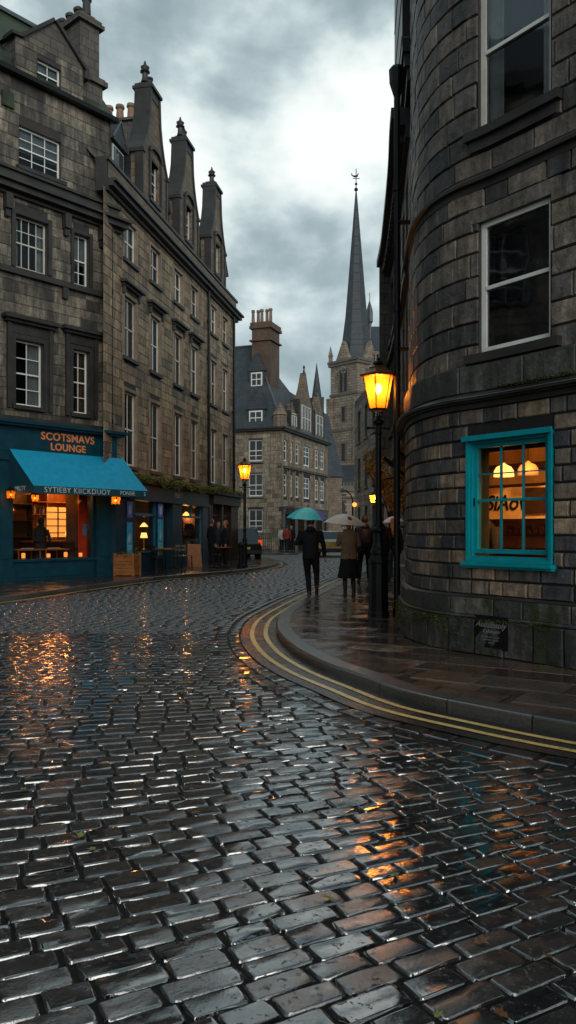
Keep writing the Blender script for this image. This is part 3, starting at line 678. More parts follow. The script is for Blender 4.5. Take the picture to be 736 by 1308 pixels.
# ------------------------------------------------------------------ building D: rounded corner on the right
DC = Curved([(4.2, 21.5), (3.3, 17.5), (2.45, 14.5), (1.98, 13), (1.75, 12.05), (1.585, 11.1), (1.505, 10.3), (1.505, 9.75), (1.62, 9.2), (1.84, 8.78), (2.13, 8.44), (2.78, 7.54), (3.95, 5.92), (5.12, 4.30), (6.4, 2.5)])
def corner_building():
    f = DC.f; L = DC.len
    bd = thing('corner_building', 'dark sooty stone building with rounded corner and one bright teal window', 'building', (2.9, 10.5, .1))
    loc = Vector(bd.location); ff = lambda s, d, z: tuple(Vector(f(s, d, z)) - loc)
    S = lambda px, d=.1: DC.s(px, d)
    teal = (S(599), S(708), 1.11, 2.47); w2 = (S(610), S(704, .14), 3.40, 4.86); w1 = (S(608), S(703, .14), 5.88, 7.62)
    print('D', L, teal, w2, w1)
    s_in = S(509) if False else 0.0
    B = wall(0, L, .10, .50, [], course=.40, wmin=.35, wmax=.6, seed=3, maxseg=.1, proud=.03, rough=.018, d=0, joint=.012)
    B.build('plinth', [S_DM, MORTD, S_DK], bd, ff)
    B = MB(); N = 150
    def band(z0, z1, d0, d1, m=0, B=B):     # a moulding following the curve, sloped top
        vs = []; fs = []
        for i in range(N + 1):
            s = L * i / N; vs += [(s, d0, z0), (s, d1, z0), (s, d1, z1), (s, d0, z1)]
        for i in range(N):
            a = 4 * i; b = a + 4
            for r in range(4): fs.append((a + (r + 1) % 4, a + r, b + r, b + (r + 1) % 4))
        B.add(vs, fs, m)
    def slope(z0, z1, d0, d1, m=0, B=B):
        vs = []; fs = []
        for i in range(N + 1):
            s = L * i / N; vs += [(s, d0, z0), (s, d1, z1)]
        for i in range(N): fs.append((2 * i, 2 * i + 2, 2 * i + 3, 2 * i + 1))
        B.add(vs, fs, m)
    slope(.50, .53, .0, .03); band(.502, .512, .0, .2)
    B.build('plinth_weathering', S_DM, bd, ff)
    B = wall(0, L, .52, .72, [], course=.2, wmin=.35, wmax=.7, seed=8, maxseg=.1, proud=.014, rough=.006, d=.03, joint=.008); B.build('plinth_course', [S_DM, MORTD, S_DK], bd, ff)
    B = MB(); slope(.72, .745, .03, .08, B=B); B.build('weathering', S_DK, bd, ff)
    gfd = .08
    B = wall(0, L, .74, 2.80, [teal], course=.168, wmin=.15, wmax=.42, seed=11, maxseg=.1, proud=.02, rough=.004, d=gfd, reveal=.3, joint=.016, vary=.06)
    B.build('wall', [S_D, MORTD, S_DK], bd, ff)
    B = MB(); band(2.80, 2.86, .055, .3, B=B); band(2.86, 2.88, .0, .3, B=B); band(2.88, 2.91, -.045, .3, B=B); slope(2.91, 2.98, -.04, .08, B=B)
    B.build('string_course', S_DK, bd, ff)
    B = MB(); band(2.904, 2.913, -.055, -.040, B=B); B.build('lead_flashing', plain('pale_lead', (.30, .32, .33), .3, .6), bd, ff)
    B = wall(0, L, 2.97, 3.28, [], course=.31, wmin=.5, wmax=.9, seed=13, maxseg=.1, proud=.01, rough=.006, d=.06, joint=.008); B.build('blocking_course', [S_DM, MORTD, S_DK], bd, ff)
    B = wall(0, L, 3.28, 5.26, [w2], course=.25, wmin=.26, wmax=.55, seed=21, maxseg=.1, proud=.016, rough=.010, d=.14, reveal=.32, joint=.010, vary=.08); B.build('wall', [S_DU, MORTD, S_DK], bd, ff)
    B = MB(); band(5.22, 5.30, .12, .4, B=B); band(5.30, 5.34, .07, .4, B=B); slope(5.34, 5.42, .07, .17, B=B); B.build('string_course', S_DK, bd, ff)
    B = wall(0, L, 5.40, 11.0, [w1], course=.26, wmin=.28, wmax=.6, seed=31, maxseg=.1, proud=.016, rough=.010, d=.16, reveal=.32, joint=.010, vary=.08); B.build('wall', [S_DU, MORTD, S_DK], bd, ff)
    B = MB(); band(11.0, 11.3, -.2, .5, B=B); B.build('cornice', S_DK, bd, ff)
    pth = [DC.at(L * i / 40, .45) for i in range(41)]; sh = [(x - loc.x, y - loc.y) for x, y in pth] + [(10, -8), (10, 11)]
    B = MB(); B.vprism(sh, 11.0 - .1, 11.25); B.build('roof', SLATE, bd)
    B = MB(); B.box(9.9, 10, -8, 11, 0, 10.9); B.box(1, 10, 10.9, 11, 0, 10.9); B.box(3.2, 10, -8.1, -8, 0, 10.9); B.build('rear_wall', S_GA, bd)
    # window surrounds: plain raised margins and deep sills
    for h, dd in ((w2, .14), (w1, .16)):
        B = MB(); s0, s1, z0, z1 = h
        B.box(s0 - .12, s1 + .12, dd - .012, dd + .12, z1 + .002, z1 + .16, nx=6)
        B.build('lintel', S_DU, bd, ff)
        B = MB(); B.box(s0 - .14, s1 + .14, dd - .09, dd + .1, z0 - .10, z0 - .003, nx=8); B.box(s0 - .09, s1 + .09, dd - .04, dd + .05, z0 - .22, z0 - .103, nx=8); B.build('sill', S_DK, bd, ff)
    for h, dd, inn in ((w2, .14, 'dark'), (w1, .16, 'curtain')):
        w = window(bd, lambda s, d, z, dd=dd: ff(s, d + dd, z), h, 1, 1, 1, WHITE if h is w2 else CREAM, d=.05, inner=inn, fw=.055, glassm=HAZYG)
        C = MB(); s0, s1, z0, z1 = h; zm = (z0 + z1) / 2; C.box(s0 + .055, s1 - .055, dd + .045, dd + .075, zm - .02, zm + .02); C.build('meeting_rail', WHITE, w, ff)
    # teal window
    s0, s1, z0, z1 = teal; fr = MB()
    def ring(a, dd0, dd1, t, lo=0):
        fr.box(s0 + a, s0 + a + t, dd0, dd1, z0 + a + lo, z1 - a); fr.box(s1 - a - t, s1 - a, dd0, dd1, z0 + a + lo, z1 - a)
        fr.box(s0 + a + t, s1 - a - t, dd0 + .001, dd1 - .001, z1 - a - t, z1 - a); fr.box(s0 + a + t, s1 - a - t, dd0 + .001, dd1 - .001, z0 + a + lo, z0 + a + t + lo)
    ring(0, gfd - .03, gfd + .06, .035); ring(.035, gfd - .005, gfd + .08, .03); ring(.065, gfd + .03, gfd + .10, .045, .03)
    fr.box(s0 - .03, s1 + .03, gfd - .075, gfd - .051, z1 - .035, z1 + .02)
    a = .11; gx0, gx1, gz0, gz1 = s0 + a, s1 - a, z0 + a + .03, z1 - a; zm = gz0 + (gz1 - gz0) * .48
    fr.box(gx0, gx1, gfd + .03, gfd + .08, zm - .014, zm + .014)
    for i in (1, 2):
        x = gx0 + (gx1 - gx0) * i / 3; fr.box(x - .009, x + .009, gfd + .04, gfd + .07, gz0, gz1)
    z = (zm + gz1) / 2 ; fr.box(gx0, gx1, gfd + .043, gfd + .067, z - .007, z + .007)
    tw = fr.build('window', TEAL, bd, ff)
    B = MB(); B.box(s0 - .035, s1 + .035, gfd - .09, gfd + .05, z0 - .04, z0 - .003, nx=6); B.box(s0 - .025, s1 + .025, gfd - .06, gfd + .03, z0 - .065, z0 - .042, nx=6); B.build('sill', TEAL, tw, ff)
    B = MB(); B.quad((gx0 - .02, gfd + .055, gz0 - .02), (gx1 + .02, gfd + .055, gz0 - .02), (gx1 + .02, gfd + .055, gz1 + .02), (gx0 - .02, gfd + .055, gz1 + .02)); B.build('pane', CLEAR, tw, ff)
    B = MB(); B.box(gx0 - .05, gx0 - .03, gfd + .02, gfd + .05, zm - .06, zm + .03); B.build('sash_handle', IRON, tw, ff)
    return bd, ff, teal, gfd
bD, ffD, tealD, gfd = corner_building()
DW = lambda s, d, z: DC.f(s, d, z)
def ang(s):
    a = DC.at(s - .05, 0); b = DC.at(s + .05, 0); return math.atan2(b[1] - a[1], b[0] - a[0])
sm = (tealD[0] + tealD[1]) / 2; aD = ang(sm)
Pd = Vector(DW(sm, gfd, 0)[:2]); uD = Vector((math.cos(aD), math.sin(aD))); nD = Vector((-uD.y, uD.x))
def inD(name, label, cat, x, y, z, group=None):
    """x as it lines up with the window seen from the street, y = depth into the room"""
    x = x - .77 * y; p = Pd + uD * x + nD * y; return thing(name, label, cat, (p.x, p.y, z), aD, group)
hw = (tealD[1] - tealD[0]) / 2
rm = thing('lit_room', 'warm ochre walled room behind the teal window', 'room', (Pd.x, Pd.y, .36), aD)
B = MB(); poly = [(.9, .33), (.9, 2.4), (-2.75, 2.4), (-2.4, 1.35), (-1.25, .33)]; z0, z1 = 0, 2.24
for a, b in zip(poly, poly[1:]): B.quad((*a, z0), (*b, z0), (*b, z1), (*a, z1))
B.add([(*q, z1) for q in poly], [(4, 3, 2, 1, 0)]); B.add([(*q, z0) for q in poly], [(0, 1, 2, 3, 4)])
B.quad((-1.25, .33, z0), (-hw, .33, z0), (-hw, .33, z1), (-1.25, .33, z1)); B.quad((hw, .33, z0), (.9, .33, z0), (.9, .33, z1), (hw, .33, z1)); B.quad((-hw, .33, z0), (hw, .33, z0), (hw, .33, tealD[2] - .36), (-hw, .33, tealD[2] - .36)); B.quad((-hw, .33, tealD[3] - .36), (hw, .33, tealD[3] - .36), (hw, .33, z1), (-hw, .33, z1))
B.build('walls', plain('ochre_plaster', (.50, .25, .075), .8), rm)
# things seen inside the teal window
t = inD('wall_cabinet', 'dark framed cabinet with shelves seen inside the teal window', 'cabinet', .10, 1.9, .36)
B = MB(); B.box(-.72, .72, 0, .3, 0, .85); B.build('base_unit', DWOOD, t)
B = MB(); B.box(-.72, .72, .02, .3, 1.93, 2.0); B.box(-.72, -.68, .02, .3, .86, 1.92); B.box(.66, .70, .02, .3, .86, 1.92); B.box(-.68, .66, .02, .3, 1.70, 1.72); B.box(-.68, .66, .02, .3, 1.24, 1.265); B.box(-.68, .66, .02, .3, 1.02, 1.045); B.build('frame', DWOOD, t)
B = MB(); B.quad((-.68, .25, .86), (.66, .25, .86), (.66, .25, 1.92), (-.68, .25, 1.92)); B.build('back_panel', plain('honey_panel', (.55, .32, .12), .6), t)
B = MB()
for i in range(9): B.box(-.5 + i * .1, -.43 + i * .1, .06, .2, 1.05, 1.10 + .03 * (i % 3))
B.build('crockery', plain('brown_crockery', (.16, .08, .04), .4), t)
t = inD('script_sign', 'cream hanging board with brushed script lettering behind the teal window', 'sign', .02, 1.35, 1.60)
B = MB(); B.box(-.5, .5, 0, .03, 0, .40); B.build('board', plain('lit_board', (.80, .56, .25), .5), t)
text('SiAow', .27, IRON, t, (-.06, -.012, .2), shear=.25, bold=.004, ext=.004)
B = MB(); B.box(.18, .5, -.03, -.002, .06, .38); B.build('dark_panel', DWOOD, t)
for k, (ds, ww, lab) in enumerate(((-.10, .11, 'bright dome pendant lamp nearer the middle of the teal window'), (.26, .11, 'dimmer dome pendant lamp beside the bright one in the teal window'))):
    t = inD('pendant_lamp', lab, 'lamp', ds, 1.1, 2.12, 'pendant lamps inside the teal window')
    B = MB(); B.lathe([(.125, 0), (.12, .07), (.09, .12), (.03, .15), (.012, .17)], n=16); B.build('lamp_shade', GLOW if k == 0 else emit('dim_shade', (.9, .38, .1), .5), t, smooth=True)
    B = MB(); B.tube([(0, 0, .17), (0, 0, .62)], .006); B.build('cord', IRON, t)
t = inD('indoor_light', 'added fill light hidden above the window head brightening the room behind the teal window', 'lamp', .3, .47, 2.48)  # unseen fill light, added to brighten the room
B = MB(); B.box(-.9, .55, -.075, -.055, -.13, .10); B.build('light_blocker', DWOOD, t); B = MB(); B.lathe([(.09, .07), (.05, .1)], n=12); B.build('lamp_shade', GLOW, t, smooth=True); point((0, 0, 0), 75, (1, .48, .13), .06, parent=t)  # added board blocks the fill light from showing in the wet road
t = inD('person', 'dark clothed person standing inside behind the teal window', 'person', -.42, .75, .30)
B = MB(); B.tube([(0, 0, 0), (0, 0, .5), (0, .02, .9), (0, .02, 1.15), (0, 0, 1.28), (0, 0, 1.36)], [(.16, .12), (.18, .13), (.17, .12), (.22, .12), (.10, .08), (.055, .055)], 14); B.ball((0, 0, 1.47), .095, 14, s=(1, 1, 1.25))
B.tube([(-.2, 0, 1.18), (-.26, -.05, .92), (-.12, -.2, .80)], [.06, .05, .04]); B.tube([(.2, 0, 1.18), (.26, -.05, .92), (.14, -.2, .80)], [.06, .05, .04]); B.build('body', plain('dark_jumper', (.02, .02, .022), .9), t, smooth=True)

# plaque
sp = DC.s(629, 0); t = thing('plaque', 'black plaque with white script lettering low on the mossy plinth', 'plaque', DW(sp, -.012, .20), ang(sp))
B = MB(); B.box(-.205, .205, -.012, .012, 0, .33); B.box(-.215, .215, -.006, .012, -.01, .34); B.build('board', plain('black_enamel', (.006, .006, .007), .3), t)
PT = plain('plaque_paint', (.22, .22, .22), .6)
text('Aultdbauly', .092, PT, t, (0, -.016, .245), shear=.35, ext=.002, bold=.0006); text('Cafebeerr', .055, PT, t, (.01, -.016, .175), shear=.3, ext=.002)
text('Open tortler since de mereri', .02, PT, t, (0, -.016, .115), ext=.001); text('ooeburning in taree street', .02, PT, t, (0, -.016, .085), ext=.001); text('est 1912', .018, PT, t, (0, -.016, .055), ext=.001)

# downpipe
t = thing('drainpipe', 'tall black cast iron downpipe at the edge of the rounded corner', 'drainpipe', (1.72, 12.35, .1))
B = MB(); B.tube([(0, 0, 0), (0, 0, 8.3)], .05, 12)
for z in (.02, 1.0, 2.9, 4.8, 6.7): B.tube([(0, 0, z), (0, 0, z + .12)], .068, 12)
B.build('pipe', IRON, t, smooth=False)
B = MB(); B.lathe([(.055, 8.2), (.12, 8.4), (.13, 8.62), (.1, 8.66)], n=8); B.build('hopper', IRON, t)
for z in (1.4, 4.2, 6.2):
    B = MB(); B.box(-.02, .25, -.06, .06, z, z + .03); B.build('bracket', IRON, t)
# side oriel / box gutter high at the corner
t = thing('bay_box', 'dark leaded box bay projecting high above the downpipe', 'bay', (1.90, 12.7, 8.7))
B = MB(); B.vprism([(-.09, -.3), (.5, -.3), (.9, 2.0), (.1, 2.0)], .35, 3.4); B.build('box', plain('dark_lead', (.02, .022, .024), .4), t)
B = MB(); B.vprism([(-.05, -.25), (.5, -.25), (.8, 1.4), (.1, 1.4)], .15, .348); B.vprism([(.0, -.2), (.5, -.2), (.8, 1.2), (.15, 1.2)], -.05, .148); B.build('corbel', S_DK, t)
for k, z in enumerate((.55, 1.25, 2.0, 2.7)):
    B = MB(); B.vprism([(-.105, -.31), (.5, -.31), (.9, 1.9), (.08, 1.9)], z, z + .03); B.build('lead_roll', LEAD, t)
B = MB(); B.tube([(-.1, -.1, 1.55), (-.2, -.12, 1.58)], .012); B.box(-.26, -.18, -.16, -.08, 1.55, 1.60); B.build('hook', IRON, t)

# ------------------------------------------------------------------ building E: jettied upper floors down the right side
EC = Curved([(2.66, 20.6), (2.60, 19.3), (2.46, 17.5), (2.28, 15.4), (2.12, 13.9), (2.06, 13.2)])
def side_building():
    t = thing('overhanging_building', 'tall dark building with overhanging cornice behind the downpipe', 'building', (2.8, 17, .1)); loc = Vector(t.location)
    ff = lambda s, d, z: tuple(Vector(EC.f(s, d, z)) - loc); L = EC.len
    wins = []
    for s in (.5, 1.9, 3.3, 4.7, 6.1):
        wins += [(s, s + .75, 3.9, 5.5), (s, s + .75, 6.2, 7.7)]
    B = wall(0, L, 3.35, 8.1, wins, course=.26, seed=41, maxseg=.1, proud=.012, d=0); B.build('wall', [S_A, MORT, S_DK], t, ff)
    B = MB()
    def band(z0, z1, d0, d1):
        B.box(-.12, L, d0, d1, z0, z1, nx=30)
    band(3.15, 3.35, -.06, .4); band(5.75, 5.85, -.1, .3); band(8.1, 8.3, -.08, .4); band(8.3, 8.42, -.2, .4); band(8.42, 8.60, -.32, .4)
    B.build('cornice', S_DK, t, ff)
    B = MB()
    for i in range(int(L / .25)): B.box(i * .25, i * .25 + .12, -.2, -.06, 8.17, 8.298)
    B.build('dentil_course', S_DK, t, ff)
    for h in wins:
        window(t, ff, h, 2, 1, 1, DWOOD, d=.12, inner='dark', sill=S_DK)
    # end wall, soffit, back, roof
    B = MB(); p = [EC.at(L * i / 12, .02) for i in range(13)]; poly = p + [(6, 13.2), (6, 20.6)]
    poly = [(x - loc.x, y - loc.y) for x, y in poly]
    B.vprism(poly, 8.45, 8.8); B.build('roof', SLATE, t)
    B = MB(); q = [(x, y) for x, y in poly]; B.vprism(q, 3.05, 3.14); B.build('soffit', S_DK, t)
    B = MB(); B.obox((4.2 - loc.x, 20.55 - loc.y, 3.3), 3.6, .1, 5.0); B.build('end_wall', S_GA, t)
    # recessed ground floor
    B = MB(); F = [(3.55, 20.6), (3.45, 18), (3.3, 15), (3.2, 13.6)]
    for (a, b), (c, d) in zip(F, F[1:]): B.quad((a - loc.x, b - loc.y, 0), (c - loc.x, d - loc.y, 0), (c - loc.x, d - loc.y, 3.1), (a - loc.x, b - loc.y, 3.1))
    B.obox((4.9 - loc.x, 20.55 - loc.y, 0), 2.7, .1, 3.1)
    B.build('ground_floor_wall', S_GA, t)
    for y in (14.6, 16.5, 18.4):
        B = MB(); B.tube([(EC.at(0, 0)[0] * 0 + 3.2 - loc.x, y - loc.y, 2.3), (2.6 - loc.x, y - loc.y, 2.75), (2.25 - loc.x, y - loc.y, 3.08)], .05); B.build('bracket', IRON, t)
    return t
side_building()
t = thing('stone_house', 'plain brown stone house beyond the overhanging building', 'house', (3.6, 40, .1))
hf = Facade((3.4 + .0, 46), (.05, -1)); t.location = (3.9, 46, .1); t.rotation_euler.z = hf.rz
hw = [(1.5 + 2.6 * i, 2.5 + 2.6 * i, z, z + 1.7) for i in range(8) for z in (.9, 3.7, 6.3)]
B = wall(0, 22, 0, 8.5, hw, seed=51); B.build('wall', [S_C, MORT, S_TR], t)
for h in hw: window(t, None, h, 2, 2, 2, WHITE, sill=S_TR)
B = MB(); B.box(0, 22, .02, 6, 8.5, 8.9); B.build('roof', SLATE, t)

# ------------------------------------------------------------------ building A: grey tenement with the teal shop
A = Facade((-5.36, 23.7), (.852, 1))
def bA():
    t = thing('grey_tenement', 'blackened grey stone tenement with gable above the teal corner shop', 'building', (*A.P, 0), A.rz)
    S = A.s
    L0 = -7.5
    def R(x0, x1, z0, z1): return (S(x0), S(x1), z0, z1)
    wins = {'a': R(19.5, 61, 8.64, 10.08), 'b': R(94, 114, 8.62, 10.1), 'c': R(19.5, 55.5, 4.88, 6.68), 'd': R(93, 114, 4.87, 6.72), 'e': R(26, 79.5, 11.44, 12.58), 'f': R(48, 78, 13.98, 14.62)}
    side = [(L0 + 1.2 + i * 1.6, L0 + 2.1 + i * 1.6, z, z + hh) for i in range(2) for z, hh in ((4.88, 1.8), (8.64, 1.44))]
    main = [wins[k] for k in 'abcd'] + side
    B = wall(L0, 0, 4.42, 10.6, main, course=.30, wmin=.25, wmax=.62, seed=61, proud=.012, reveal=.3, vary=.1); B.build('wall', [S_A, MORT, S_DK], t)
    B = wall(L0, 0, 10.6, 13.85, [wins['e']], course=.32, wmin=.3, wmax=.66, seed=62, proud=.012, d=.06, reveal=.25); B.build('attic_wall', [S_A, MORT, S_DK], t)
    # party return wall at the right end
    B = MB(); B.quad((0, .02, 4.45), (0, 6, 4.45), (0, 6, 13.85), (0, .02, 13.85)); B.quad((0, .02, 0), (0, .3, 0), (0, .3, 4.45), (0, .02, 4.45)); B.box(L0, -.05, 6, 6.2, 0, 13.8); B.build('side_wall', S_GA, t)
    # gable bay
    g0, g1, gm = S(20), S(107), S(69)
    f = wins['f']; B = MB()
    Bw = wall(g0, g1, 13.85, 14.95, [f], course=.3, wmin=.3, wmax=.6, seed=64, d=.0, reveal=.2); Bw.build('gable_wall', [S_A, MORT, S_DK], t)
    B = MB(); B.prism([(g0, 14.95), (g1, 14.95), (gm + .1, 15.85), (gm - .1, 15.85)], .0, .3); B.box(g0, g0 + .02, .03, 2.5, 13.85, 14.95); B.box(g1 - .02, g1, .03, 2.5, 13.85, 14.95); B.build('gable', S_GA, t)
    B = MB()
    def cop(a, b, w=.09, d0=-.10, d1=.4):
        ax, az = a; bx, bz = b; n = Vector((-(bz - az), bx - ax)).normalized() * w
        if n.y < 0: n = -n
        B.prism([(ax, az), (bx, bz), (bx + n.x, bz + n.y), (ax + n.x, az + n.y)], d0, d1)
    cop((g0 - .15, 14.9), (g0 + .22, 14.95)); cop((g0 + .2, 14.97), (gm, 15.88)); cop((gm, 15.89), (g1 + .1, 14.88)); B.box(g1 - .02, g1 + .16, -.1, .3, 14.7, 14.92); B.build('gable_coping', S_DK, t)
    B = MB(); B.prism([(g0 - .1, 15.0), (g1 + .05, 15.0), (gm, 15.92)], .31, 3.2); B.build('gable_roof', SLATE_G, t)
    # main roof: moss green slates
    B = MB(); B.quad((L0, -.12, 13.9), (.1, -.12, 13.9), (.1, 2.4, 17.1), (L0, 2.4, 17.1)); B.quad((L0, 2.4, 17.1), (.1, 2.4, 17.1), (.1, 6.2, 13.9), (L0, 6.2, 13.9)); B.add([(.1, -.12, 13.9), (.1, 6.2, 13.9), (.1, 2.4, 17.1)], [(0, 1, 2)]); B.build('roof', SLATE_G, t)
    B = MB(); B.box(L0, .12, 2.3, 2.5, 17.08, 17.2); B.build('ridge', LEAD, t); B = MB(); B.box(L0, .14, -.2, -.02, 13.8, 13.93); B.build('gutter', IRON, t)
    # left dormer cheek at frame edge
    B = MB(); B.box(S(3), S(18), -.02, 2, 12.9, 13.3); B.box(S(-8), S(16), .05, 2, 13.9, 14.4); B.build('slate_cheek', SLATE_G, t)
    # chimney
    ch = MB(); ch.box(-.95, -.12, .25, 2.5, 13.9, 14.9); ch.build('chimney_base', S_GA, t)
    B = MB(); B.box(-1.06, -.0, .14, 2.6, 14.9, 15.05); B.box(-1.0, -.06, .2, 2.55, 15.0, 15.12); B.box(-.86, -.18, .34, 2.42, 15.12, 16.65); B.box(-.98, -.06, .22, 2.54, 16.65, 16.76); B.box(-.92, -.12, .28, 2.48, 16.76, 16.88); B.box(-.75, -.28, .4, 2.3, 16.88, 17.0)
    c = B.build('chimney', S_GA, t)
    for i in range(5):
        B = MB(); y = .5 + i * .42; hz = .55 if i == 0 else .36; B.lathe([(.13, 0), (.115, hz * .75), (.15, hz * .8), (.16, hz), (.08, hz + .07), (.01, hz + .1)], (-.52, y, 17.0), n=12)
        B.build('chimney_pot', S_DK if i < 4 else POT, c)
    # cornice between attic and second floor
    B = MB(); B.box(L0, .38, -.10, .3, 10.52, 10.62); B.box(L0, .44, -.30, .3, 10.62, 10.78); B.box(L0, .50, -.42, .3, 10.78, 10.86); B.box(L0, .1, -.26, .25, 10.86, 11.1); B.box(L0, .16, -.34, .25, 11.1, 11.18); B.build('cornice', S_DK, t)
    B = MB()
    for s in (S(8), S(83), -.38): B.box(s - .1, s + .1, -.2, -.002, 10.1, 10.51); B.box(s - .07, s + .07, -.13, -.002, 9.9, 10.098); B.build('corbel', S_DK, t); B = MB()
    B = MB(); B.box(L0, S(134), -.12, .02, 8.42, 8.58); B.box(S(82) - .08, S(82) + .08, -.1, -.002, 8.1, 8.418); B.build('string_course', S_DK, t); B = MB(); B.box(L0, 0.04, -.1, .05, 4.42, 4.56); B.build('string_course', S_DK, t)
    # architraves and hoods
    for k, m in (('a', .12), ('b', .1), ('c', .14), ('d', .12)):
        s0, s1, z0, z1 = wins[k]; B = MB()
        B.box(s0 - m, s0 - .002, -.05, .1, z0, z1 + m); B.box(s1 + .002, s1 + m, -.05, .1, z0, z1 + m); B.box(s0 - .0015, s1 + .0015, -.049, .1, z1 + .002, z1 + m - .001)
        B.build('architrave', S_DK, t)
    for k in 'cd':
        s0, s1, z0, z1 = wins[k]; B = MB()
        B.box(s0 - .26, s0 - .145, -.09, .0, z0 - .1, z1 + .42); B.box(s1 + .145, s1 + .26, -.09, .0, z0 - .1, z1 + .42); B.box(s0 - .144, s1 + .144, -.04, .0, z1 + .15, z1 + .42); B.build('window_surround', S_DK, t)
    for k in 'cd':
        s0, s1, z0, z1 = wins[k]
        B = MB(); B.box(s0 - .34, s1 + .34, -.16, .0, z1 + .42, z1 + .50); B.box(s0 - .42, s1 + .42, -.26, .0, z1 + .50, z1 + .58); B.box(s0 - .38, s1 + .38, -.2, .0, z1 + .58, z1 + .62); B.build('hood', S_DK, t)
    window(t, None, wins['a'], 4, 2, 1, CREAM, inner='curtain', sill=None); window(t, None, wins['b'], 2, 1, 2, WHITE, inner='blind_or_sheen')
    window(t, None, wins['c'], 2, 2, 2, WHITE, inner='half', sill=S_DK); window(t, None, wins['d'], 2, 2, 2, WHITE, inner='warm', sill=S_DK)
    window(t, None, wins['e'], 3, 2, 2, WHITE, inner='blind_or_sheen', sill=S_DK, d=.16); window(t, None, wins['f'], 2, 1, 2, WHITE, inner='blind_or_sheen', sill=S_DK, d=.1)  # pale sheets behind these panes stand in for reflected sky
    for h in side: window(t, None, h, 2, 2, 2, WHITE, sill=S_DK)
    # shopfront
    z0 = .1; gx0, gx1 = S(14), S(119.5)
    B = MB(); B.box(L0, .10, -.16, .12, 3.66, 4.28); B.build('fascia', TEALD, t)
    B = MB(); B.box(L0, .32, -.34, .12, 4.28, 4.34); B.box(L0, .38, -.42, .12, 4.34, 4.42); B.box(L0, .22, -.22, .12, 3.60, 3.658); B.build('shop_cornice', TEALD, t)
    for a, b in ((S(120.5), S(139)), (S(-6), S(13))):
        B = MB(); B.box(a, b, -.14, .1, z0, 3.6); B.box(a - .05, b + .05, -.2, .1, z0, .45); B.box(a + .06, b - .06, -.165, -.141, .7, 3.2); B.box(a - .03, b + .03, -.2, .1, 3.35, 3.598); B.build('pilaster', TEALD, t)
    B = MB(); B.box(gx0, gx1, -.06, .1, z0, .60); B.box(gx0 + .05, gx1 - .05, -.085, -.061, .17, .5); B.box(gx0 - .02, gx1 + .02, -.14, .12, .60, .67); B.build('stall_riser', TEALD, t)
    B = MB(); B.box(gx0, gx0 + .05, -.02, .06, .671, 3.5); B.box(gx1 - .05, gx1, -.02, .06, .671, 3.5); B.box(gx0 + .051, gx1 - .051, -.02, .06, 3.42, 3.5); w = B.build('shop_window', TEALD, t)
    B = MB(); B.quad((gx0, .02, .67), (gx1, .02, .67), (gx1, .02, 3.5), (gx0, .02, 3.5)); B.build('pane', CLEAR, w)
    B = MB(); B.box(L0, S(-6.5), -.1, .1, z0, 3.6); B.build('panelling', TEALD, t)
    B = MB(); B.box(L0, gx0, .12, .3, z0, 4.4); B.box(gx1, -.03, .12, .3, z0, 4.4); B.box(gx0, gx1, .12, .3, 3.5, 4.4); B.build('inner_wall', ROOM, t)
    # room
    B = MB(); e = .3; D = 3.0; a, b = gx0 - .6, A.s(119.5, 3.0) + .1
    B.quad((a, D, z0), (b, D, z0), (b, D, 3.5), (a, D, 3.5)); B.quad((a, e, z0), (a, D, z0), (a, D, 3.5), (a, e, 3.5)); c_ = gx1 + .06; B.quad((b, D, z0), (c_, e, z0), (c_, e, 3.5), (b, D, 3.5)); B.quad((a, e, 3.5), (a, D, 3.5), (b, D, 3.5), (c_, e, 3.5)); B.quad((a, e, z0 + .05), (c_, e, z0 + .05), (b, D, z0 + .05), (a, D, z0 + .05))
    B.build('room', plain('oxblood_plaster', (.26, .045, .012), .6), t)
    B = MB(); B.box(A.s(101, 2.2), A.s(121, 2.2), 2.2, 2.25, z0, 3.4); B.build('red_panel', plain('red_panel', (.6, .05, .01), .5), t)
    # awning
    a0, a1 = S(7), S(152); pr = 1.38; zt, zb, zv = 3.66, 2.62, 2.42
    k = 24; B = MB(); vs = []; fs = []
    for i in range(k + 1):
        s = a0 + (a1 - a0) * i / k
        for j in range(5):
            q = j / 4; vs.append((s, -.2 - (pr - .2) * q, zt + (zb - zt) * q - .035 * math.sin(math.pi * q) * (1 + .3 * math.sin(i * math.pi / 4))))
    for i in range(k):
        for j in range(4): o = i * 5 + j; fs.append((o, o + 1, o + 6, o + 5))
    B.add(vs, fs); B.build('awning', AWN, t, smooth=True)
    B = MB()
    for i in range(k): 
        s = a0 + (a1 - a0) * i / k; s2 = a0 + (a1 - a0) * (i + 1) / k; B.quad((s, -pr, zv), (s2, -pr, zv), (s2, -pr, zb), (s, -pr, zb))
    for s in (a0, a1): B.add([(s, -.17, zt), (s, -pr, zb), (s, -pr, zv), (s, -.17, zv)], [(0, 1, 2, 3)])
    v = B.build('awning_valance', AWNS, t)
    LT = plain('white_letters', (.45, .52, .54), .6)
    text('SYTIEBY KIICKDUOY', .205, LT, t, (a0 + (a1 - a0) * .36, -pr - .012, (zv + zb) / 2), space=1.12, ext=.003); text('PONSIE', .16, LT, t, (a0 + (a1 - a0) * .80, -pr - .012, (zv + zb) / 2), ext=.003); text('S', .16, LT, t, (a0 + (a1 - a0) * .965, -pr - .012, (zv + zb) / 2), ext=.003)
    text('MRLTY', .17, LT, t, (a0 - .012, -.75, 2.56), rot=(rad(90), 0, rad(-90)), ext=.003); text('MRLTY', .17, LT, t, (a0 + .012, -.75, 2.56), rot=(rad(90), 0, rad(90)), ext=.003)
    B = MB(); B.tube([(a0, -.2, 2.5), (a0 + .02, -pr + .05, 2.5)], .015); B.tube([(a1, -.2, 2.5), (a1 - .02, -pr + .05, 2.5)], .015); B.build('awning_arm', IRON, t)
